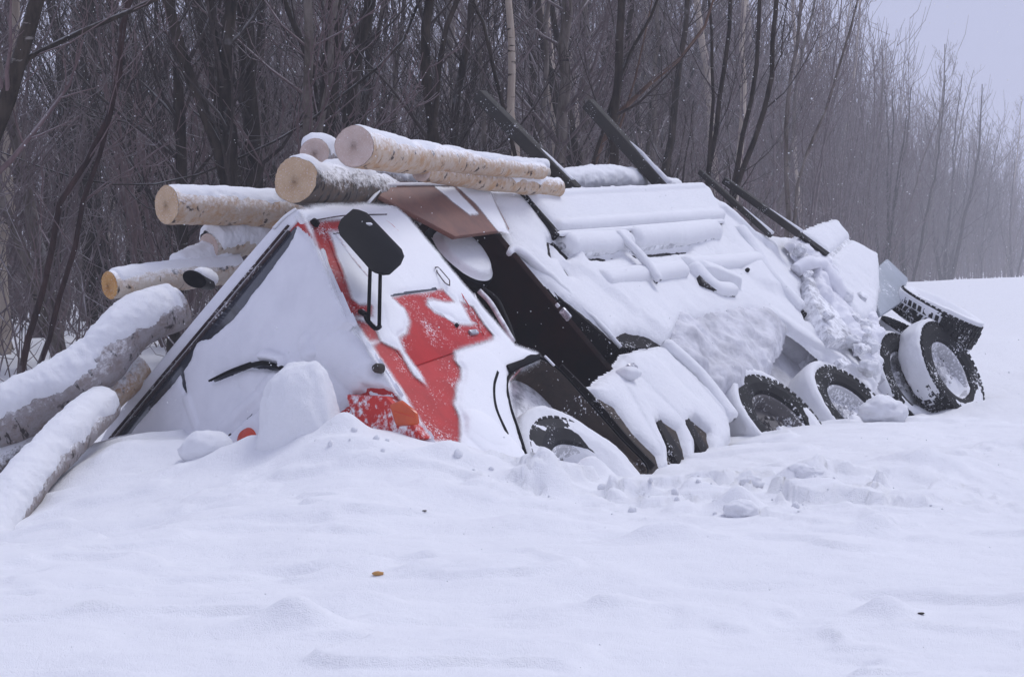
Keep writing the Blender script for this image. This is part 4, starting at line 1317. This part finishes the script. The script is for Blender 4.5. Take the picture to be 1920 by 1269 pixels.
def plant(name, loc, parts, tmat, cmat, label, cat='tree', group=None, world_coords=False):
    r_ = root(name, loc, label, cat, group)
    off = np.zeros(3) if world_coords else np.asarray(loc, float)
    mesh('trunk', parts[0][0] + off, parts[0][1], M[tmat], r_)
    mesh('crown', parts[1][0] + off, parts[1][1], M[cmat], r_, smooth=False)
    return r_


def copy_tree(src, loc, rz, s, label=None):
    c = src.copy()
    COL.objects.link(c)
    c.location = loc
    c.rotation_euler = (0, 0, rz)
    c.scale = (s, s, s * 1.0)
    if label:
        c['label'] = label
    for ch in list(src.children):
        d = ch.copy()
        COL.objects.link(d)
        d.parent = c
    return c


# --- trees one can tell apart in the photograph: stems traced, carried on upwards and down to the ground
def hero(label, stems, widths, d, tmat, cmat, seed, lo=.10, lob=.22, dens=.8, ext=5.0, maxb=22, twig=.004, group=None):
    S3 = []
    for st in stems:
        P = [at(x, y, d + (i * .05)) for i, (x, y) in enumerate(st)]         # given top to bottom
        P = P[::-1]
        g0 = P[0].copy()
        gz_ = gz(P[0][0], P[0][1]) - .15
        if P[0][2] > gz_ + .1:
            dn = nrm(P[0] - P[1])
            dn = nrm(dn * .5 + np.array([0, 0, -1.]))
            g0 = P[0] + dn * (P[0][2] - gz_) / -dn[2]
            P = [g0] + P
        if ext:
            dv = nrm(P[-1] - P[-2])
            dv = nrm(dv + np.array([0, 0, .35]))
            P = P + [P[-1] + dv * ext * .5, P[-1] + nrm(dv + np.array([0, 0, .4])) * ext]
        S3.append(np.array(P))
    base = S3[0][0].copy(); base[2] += .1
    parts = tree_parts(seed, S3, [w * d / FPX / 2 * 1.05 for w in widths], lo, lob, dens, twig, maxb)
    return plant('bare_tree', base, parts, tmat, cmat, label, 'tree', group, world_coords=True)


hero('slender reddish tree leaning right, two crossing stems, left of the logs', [[(262, -40), (230, 90), (218, 190), (178, 275), (130, 352), (104, 408), (94, 490), (62, 620), (36, 708)], [(240, 0), (224, 120), (200, 235), (184, 300), (150, 400), (128, 490), (92, 600), (66, 705)]], [14, 12], 19.5, 'trunk_red', 'twig_red', 1, lob=.16)
hero('dark rough trunk at the upper left edge with a long red limb', [[(86, -30), (48, 70), (18, 180), (-30, 300), (-60, 500)], [(320, -14), (230, 26), (140, 66), (64, 104), (20, 170)]], [44, 15], 19.0, 'trunk_dark', 'twig_red', 2, lob=.2)
hero('pale pinkish trunk standing upright at the left edge', [[(28, 40), (18, 240), (8, 420), (6, 620)]], [24], 24, 'trunk_birch', 'twig', 3, lob=.16)
hero('thick dark fork of three trunks above the straight jutting log', [[(432, -30), (424, 160), (430, 330), (438, 420)], [(306, -30), (345, 110), (396, 250), (426, 350)], [(392, -20), (412, 150), (428, 300)]], [34, 30, 18], 22, 'trunk_dark', 'twig_dark', 4, lob=.2, maxb=26)
hero('thick trunk standing behind the snow-capped log end', [[(628, -30), (618, 140), (612, 330), (612, 400)], [(520, -20), (560, 60), (590, 150), (606, 250)]], [46, 18], 23.5, 'trunk_dark', 'twig_dark', 5, lob=.2, maxb=26)
hero('dark twin stemmed tree behind the highest log', [[(812, -30), (800, 120), (812, 260), (818, 340)], [(870, -30), (830, 90), (812, 200)], [(690, 140), (760, 70), (800, -20)]], [26, 15, 9], 23, 'trunk_dark', 'twig_dark', 6, lob=.2)
hero('pale straight birch rising behind the foremost stake', [[(952, -40), (958, 60), (962, 180), (966, 330)]], [20], 24.5, 'trunk_birch', 'twig', 7, lob=.15)
hero('dark straight tree between the two tall stakes', [[(1166, -30), (1160, 120), (1152, 250), (1148, 340)], [(1250, -40), (1200, 60), (1166, 130)]], [22, 9], 25, 'trunk_dark', 'twig_dark', 8, lob=.2)
hero('rusty barked birch slanting right behind the second stake', [[(1290, 96), (1250, 135), (1180, 190), (1132, 262), (1104, 330)], [(1210, 60), (1196, 140), (1172, 196)]], [19, 9], 25.5, 'trunk_rust', 'twig', 9, lob=.25, ext=.8)
hero('clump of slim stems fanning out above the rear stakes', [[(1372, -40), (1362, 90), (1350, 200), (1330, 330)], [(1424, -40), (1418, 120), (1392, 260), (1376, 330)], [(1452, 60), (1446, 160), (1418, 250), (1384, 340)], [(1330, -30), (1336, 120), (1334, 260)]], [12, 12, 14, 9], 28, 'trunk_dark', 'twig_dark', 10, lob=.2, maxb=24)
hero('thin grey tree right of the fanning clump', [[(1500, 20), (1482, 180), (1474, 330), (1478, 430)], [(1548, 200), (1510, 300), (1490, 400)]], [11, 8], 34, 'trunk_grey', 'twig', 11, lob=.2)
hero('slim dark tree behind the dark fork, leaning left', [[(500, -30), (480, 120), (462, 260), (450, 400)], [(470, 0), (476, 140), (470, 300)]], [11, 9], 26, 'trunk_dark', 'twig', 12, lob=.2)
hero('grey stem leaning over the knotty log', [[(720, -30), (700, 100), (660, 220), (640, 320)], [(760, -20), (742, 140), (735, 300)]], [14, 12], 27, 'trunk_grey', 'twig', 13, lob=.2)
hero('grey twin stems just left of the pale birch', [[(1030, -30), (1024, 120), (1018, 300)], [(890, -30), (902, 120), (908, 300)]], [13, 12], 28, 'trunk_grey', 'twig', 14, lob=.2)

# --- the wood behind: prototypes, then copies
protos = []
rg = np.random.default_rng(77)
for k in range(9):
    H = [11, 12.5, 9, 13, 10, 7, 6, 8, 11.5][k]
    ns = [1, 1, 2, 1, 3, 4, 5, 3, 2][k]
    stems, rs = [], []
    for s_ in range(ns):
        az = rg.uniform(0, 2 * math.pi)
        le = (.04 if ns == 1 else rg.uniform(.10, .30))
        d = np.array([math.cos(az) * le, math.sin(az) * le, 1])
        hh = H * rg.uniform(.75, 1.0)
        P = [np.array([math.cos(az), math.sin(az), 0]) * .12 * (ns > 1) + np.array([0, 0, -.3])]
        for i in range(6):
            d = nrm(d + rg.normal(0, .07, 3) + np.array([0, 0, .05]))
            P.append(P[-1] + d * hh / 6)
        stems.append(P)
        rs.append(hh * .0088 * rg.uniform(.7, 1.35))
    protos.append(tree_parts(100 + k, stems, rs, [.12, .15, .06, .12, .08, .03, .02, .05, .1][k], [.26, .24, .26, .22, .24, .30, .34, .3, .26][k], [1.3, 1.2, 1.0, 1.2, .8, .8, .8, .9, 1.05][k], .0055, [44, 44, 36, 46, 30, 26, 24, 30, 38][k]))
KIND = ['slender dark-barked', 'tall grey-barked', 'twin-stemmed reddish-twigged', 'pale-barked birch', 'three-stemmed dark-barked', 'four-stemmed brown', 'many-stemmed reddish', 'three-stemmed dark', 'twin-stemmed grey-barked']
TAIL = ['tree standing in the dense wood behind the truck', 'bush in the undergrowth behind the truck', 'tree fading into the haze along the road']
GRPS = ['bare trees of the dense wood', 'bare bushes of the undergrowth', 'bare trees fading along the road']


def lab(k, g_):
    return 'bare ' + KIND[k] + ' ' + TAIL[g_]


srcs = {}


def forest_edge(y):
    return np.interp(y, [12, 17, 20, 25, 40, 60, 90, 150, 200, 240, 330], [-7.5, -5.0, -2.6, .4, 3.4, 7.4, 13.2, 25.5, 39, 53, 84])


def put(k, x, y, s, g_):
    key = (k, g_)
    z = gz(x, y) if y < 90 else .35
    rz = rg.uniform(0, 6.28)
    if key not in srcs:
        tm = ('trunk_dark', 'trunk_grey', 'trunk_grey', 'trunk_birch', 'trunk_dark', 'twig', 'twig_red', 'trunk_dark', 'trunk_grey')[k]
        cm = ('twig_dark', 'twig', 'twig_red', 'twig', 'twig_dark', 'twig', 'twig_red', 'twig', 'twig')[k]
        nm = 'bare_bush' if g_ == 1 else 'bare_tree'
        first = next((v for (kk, gg), v in srcs.items() if kk == k), None)
        if first is None:
            r_ = plant(nm, (0, 0, 0), protos[k], tm, cm, lab(k, g_), 'bush' if g_ == 1 else 'tree', GRPS[g_])
            r_.location = (x, y, z); r_.scale = (s, s, s); r_.rotation_euler = (0, 0, rz)
        else:
            r_ = copy_tree(first, (x, y, z), rz, s, lab(k, g_))
            r_.name = nm
            r_['category'] = 'bush' if g_ == 1 else 'tree'
            r_['group'] = GRPS[g_]
        srcs[key] = r_
    else:
        copy_tree(srcs[key], (x, y, z), rz, s)


taken = []
nput = 0
for _ in range(6000):
    if nput >= 125:
        break
    y = 22 + 38 * rg.random() ** 1.3
    e = forest_edge(y)
    x = e - .6 - rg.random() ** 1.2 * (y * .26 + 7)
    if x < -y * .27 - 1.5:
        continue
    if any((x - a) ** 2 + (y - b_) ** 2 < (.7 + .012 * y) ** 2 for a, b_ in taken):
        continue
    taken.append((x, y))
    u_ = rg.random()
    if u_ < .72:
        put(int(rg.choice([0, 1, 2, 3, 4, 8])), x, y, rg.uniform(.8, 1.2), 0)
    else:
        put(int(rg.choice([5, 6, 7])), x, y, rg.uniform(.55, 1.0), 1)
    nput += 1
nput = 0
for _ in range(6000):
    if nput >= 124:
        break
    y = 58 + 240 * rg.random() ** 1.25
    x = forest_edge(y) + 1.5 - abs(rg.normal(0, 1)) * (4 + .05 * y)
    if any((x - a) ** 2 + (y - b_) ** 2 < (1.2 + .004 * y) ** 2 for a, b_ in taken):
        continue
    taken.append((x, y))
    put(int(rg.choice([0, 1, 3, 3, 0, 1, 8] if y < 120 else [0, 1, 2, 3, 4, 8, 7])), x - (2.5 if y < 120 else 0), y, rg.uniform(1.1, 1.5) * (1 + .28 * sstep(y, 80, 160)), 2)
    nput += 1

# undergrowth twigs, too many to count, low between the stems; and the far mass of the wood
rng = np.random.default_rng(9)
br = Wood()
for _ in range(1300):
    y = 20.5 + 45 * rng.random() ** 1.5
    x = forest_edge(y) - .2 - rng.random() * (y * .3 + 6)
    if x < -y * .26 - 1:
        continue
    z = .45
    h = rng.uniform(.6, 3.6)
    d = nrm(np.array([rng.normal(0, .35), rng.normal(0, .35), 1]))
    p = np.array([x, y, z - .1])
    pts = [p]
    for i in range(4):
        d = nrm(d + rng.normal(0, .16, 3))
        pts.append(pts[-1] + d * h / 4)
    br.add(np.array(pts), np.linspace(.006 + .0022 * h, .003, 5), 3)
    for _b in range(int(2 + h * 1.5)):
        i = rng.integers(1, 5)
        a = pts[i]
        e = nrm(np.array([rng.normal(0, 1), rng.normal(0, 1), rng.uniform(.1, 1.0)]))
        l_ = rng.uniform(.2, .9)
        br.add(np.array([a, a + e * l_ * .5, a + nrm(e + [0, 0, .3]) * l_]), np.array([.005, .004, .0025]), 3)
V, Fs = br.arrays()
tag(mesh('undergrowth', V, Fs, M['twig'], smooth=False), 'tangle of thin bare twigs filling the wood behind the truck', 'undergrowth', kind='stuff')
br = Wood()
for kf in range(2400):
    if kf < 420:
        y = 40 + 60 * rng.random()
        x = forest_edge(y) - 2 - rng.random() * (12 + y * .32)
    else:
        y = 70 + 270 * rng.random() ** 1.1
        x = forest_edge(y) - rng.random() ** 1.4 * (9 + y * .16)
    if x < -y * .25 - 1:
        continue
    f_ = 1 + .5 * sstep(y, 80, 160)
    h = rng.uniform(5, 12.5) * f_ if kf >= 420 else rng.uniform(3.5, 7.5)
    d = nrm(np.array([rng.normal(0, .08), rng.normal(0, .08), 1]))
    pts = [np.array([x, y, .2])]
    for i in range(5):
        d = nrm(d + rng.normal(0, .06, 3))
        pts.append(pts[-1] + d * h / 5)
    pts = np.array(pts)
    r_ = h * rng.uniform(.003, .0065)
    br.add(pts, np.linspace(r_, .010, 6), 3)
    nb = 20
    ii = rng.integers(1, 6, nb)
    a = pts[ii] + (pts[ii - 1] - pts[ii]) * rng.random((nb, 1))
    e = np.stack([rng.normal(0, .8, nb), rng.normal(0, .8, nb), rng.uniform(.5, 1.5, nb)], -1)
    e /= np.linalg.norm(e, axis=1)[:, None]
    l_ = rng.uniform(.6, 2.4, (nb, 1)) * f_
    e2 = e + [0, 0, .4]
    e2 /= np.linalg.norm(e2, axis=1)[:, None]
    tw_ = np.array([.013, .010, .006]) * (1 + .9 * sstep(y, 70, 200))
    for b_ in range(nb):
        br.add(np.array([a[b_], a[b_] + e[b_] * l_[b_] * .5, a[b_] + e2[b_] * l_[b_]]), tw_, 3)
V, Fs = br.arrays()
tag(mesh('far_wood', V, Fs, M['twig'], smooth=False), 'far-off mass of bare trees fading into the snow haze', 'wood', kind='stuff')

# ------------------------------------------------------------------ falling snow and haze
rng = np.random.default_rng(4)
Vf, Ff, n = [], [], 0
oct_ = np.array([(1, 0, 0), (-1, 0, 0), (0, 1, 0), (0, -1, 0), (0, 0, 1), (0, 0, -1)], float)
of = [(0, 2, 4), (2, 1, 4), (1, 3, 4), (3, 0, 4), (2, 0, 5), (1, 2, 5), (3, 1, 5), (0, 3, 5)]
for _ in range(2600):
    y = rng.uniform(6, 30)
    x = rng.uniform(-.25, .25) * y
    z = rng.uniform(.2, 4.8)
    r_ = rng.uniform(.0018, .0045) * (y / 14) ** .5
    Vf.append(oct_ * r_ * rng.uniform(.7, 1.3, 3) + [x, y, z])
    Ff += [tuple(k + n for k in f) for f in of]
    n += 6
tag(mesh('falling_snow', np.concatenate(Vf), Ff, M['snow'], smooth=True), 'fine snowflakes drifting through the air', 'snowflakes', kind='stuff')

hz = MB().box((-760, -760, -3), (1520, 0, 0), (0, 1520, 0), (0, 0, 30))
ho = hz.build('haze', None)
ho.data.materials.clear()
m = bpy.data.materials.new('haze')
m.use_nodes = True
nt = m.node_tree
nt.nodes.clear()
out = nt.nodes.new('ShaderNodeOutputMaterial')
pv = nt.nodes.new('ShaderNodeVolumePrincipled')
pv.inputs['Color'].default_value = (.90, .90, .94, 1)
pv.inputs['Density'].default_value = .0018
nt.links.new(pv.outputs[0], out.inputs['Volume'])
ho.data.materials.append(m)
tag(ho, 'pale snow haze hanging in the air', 'haze', kind='stuff')
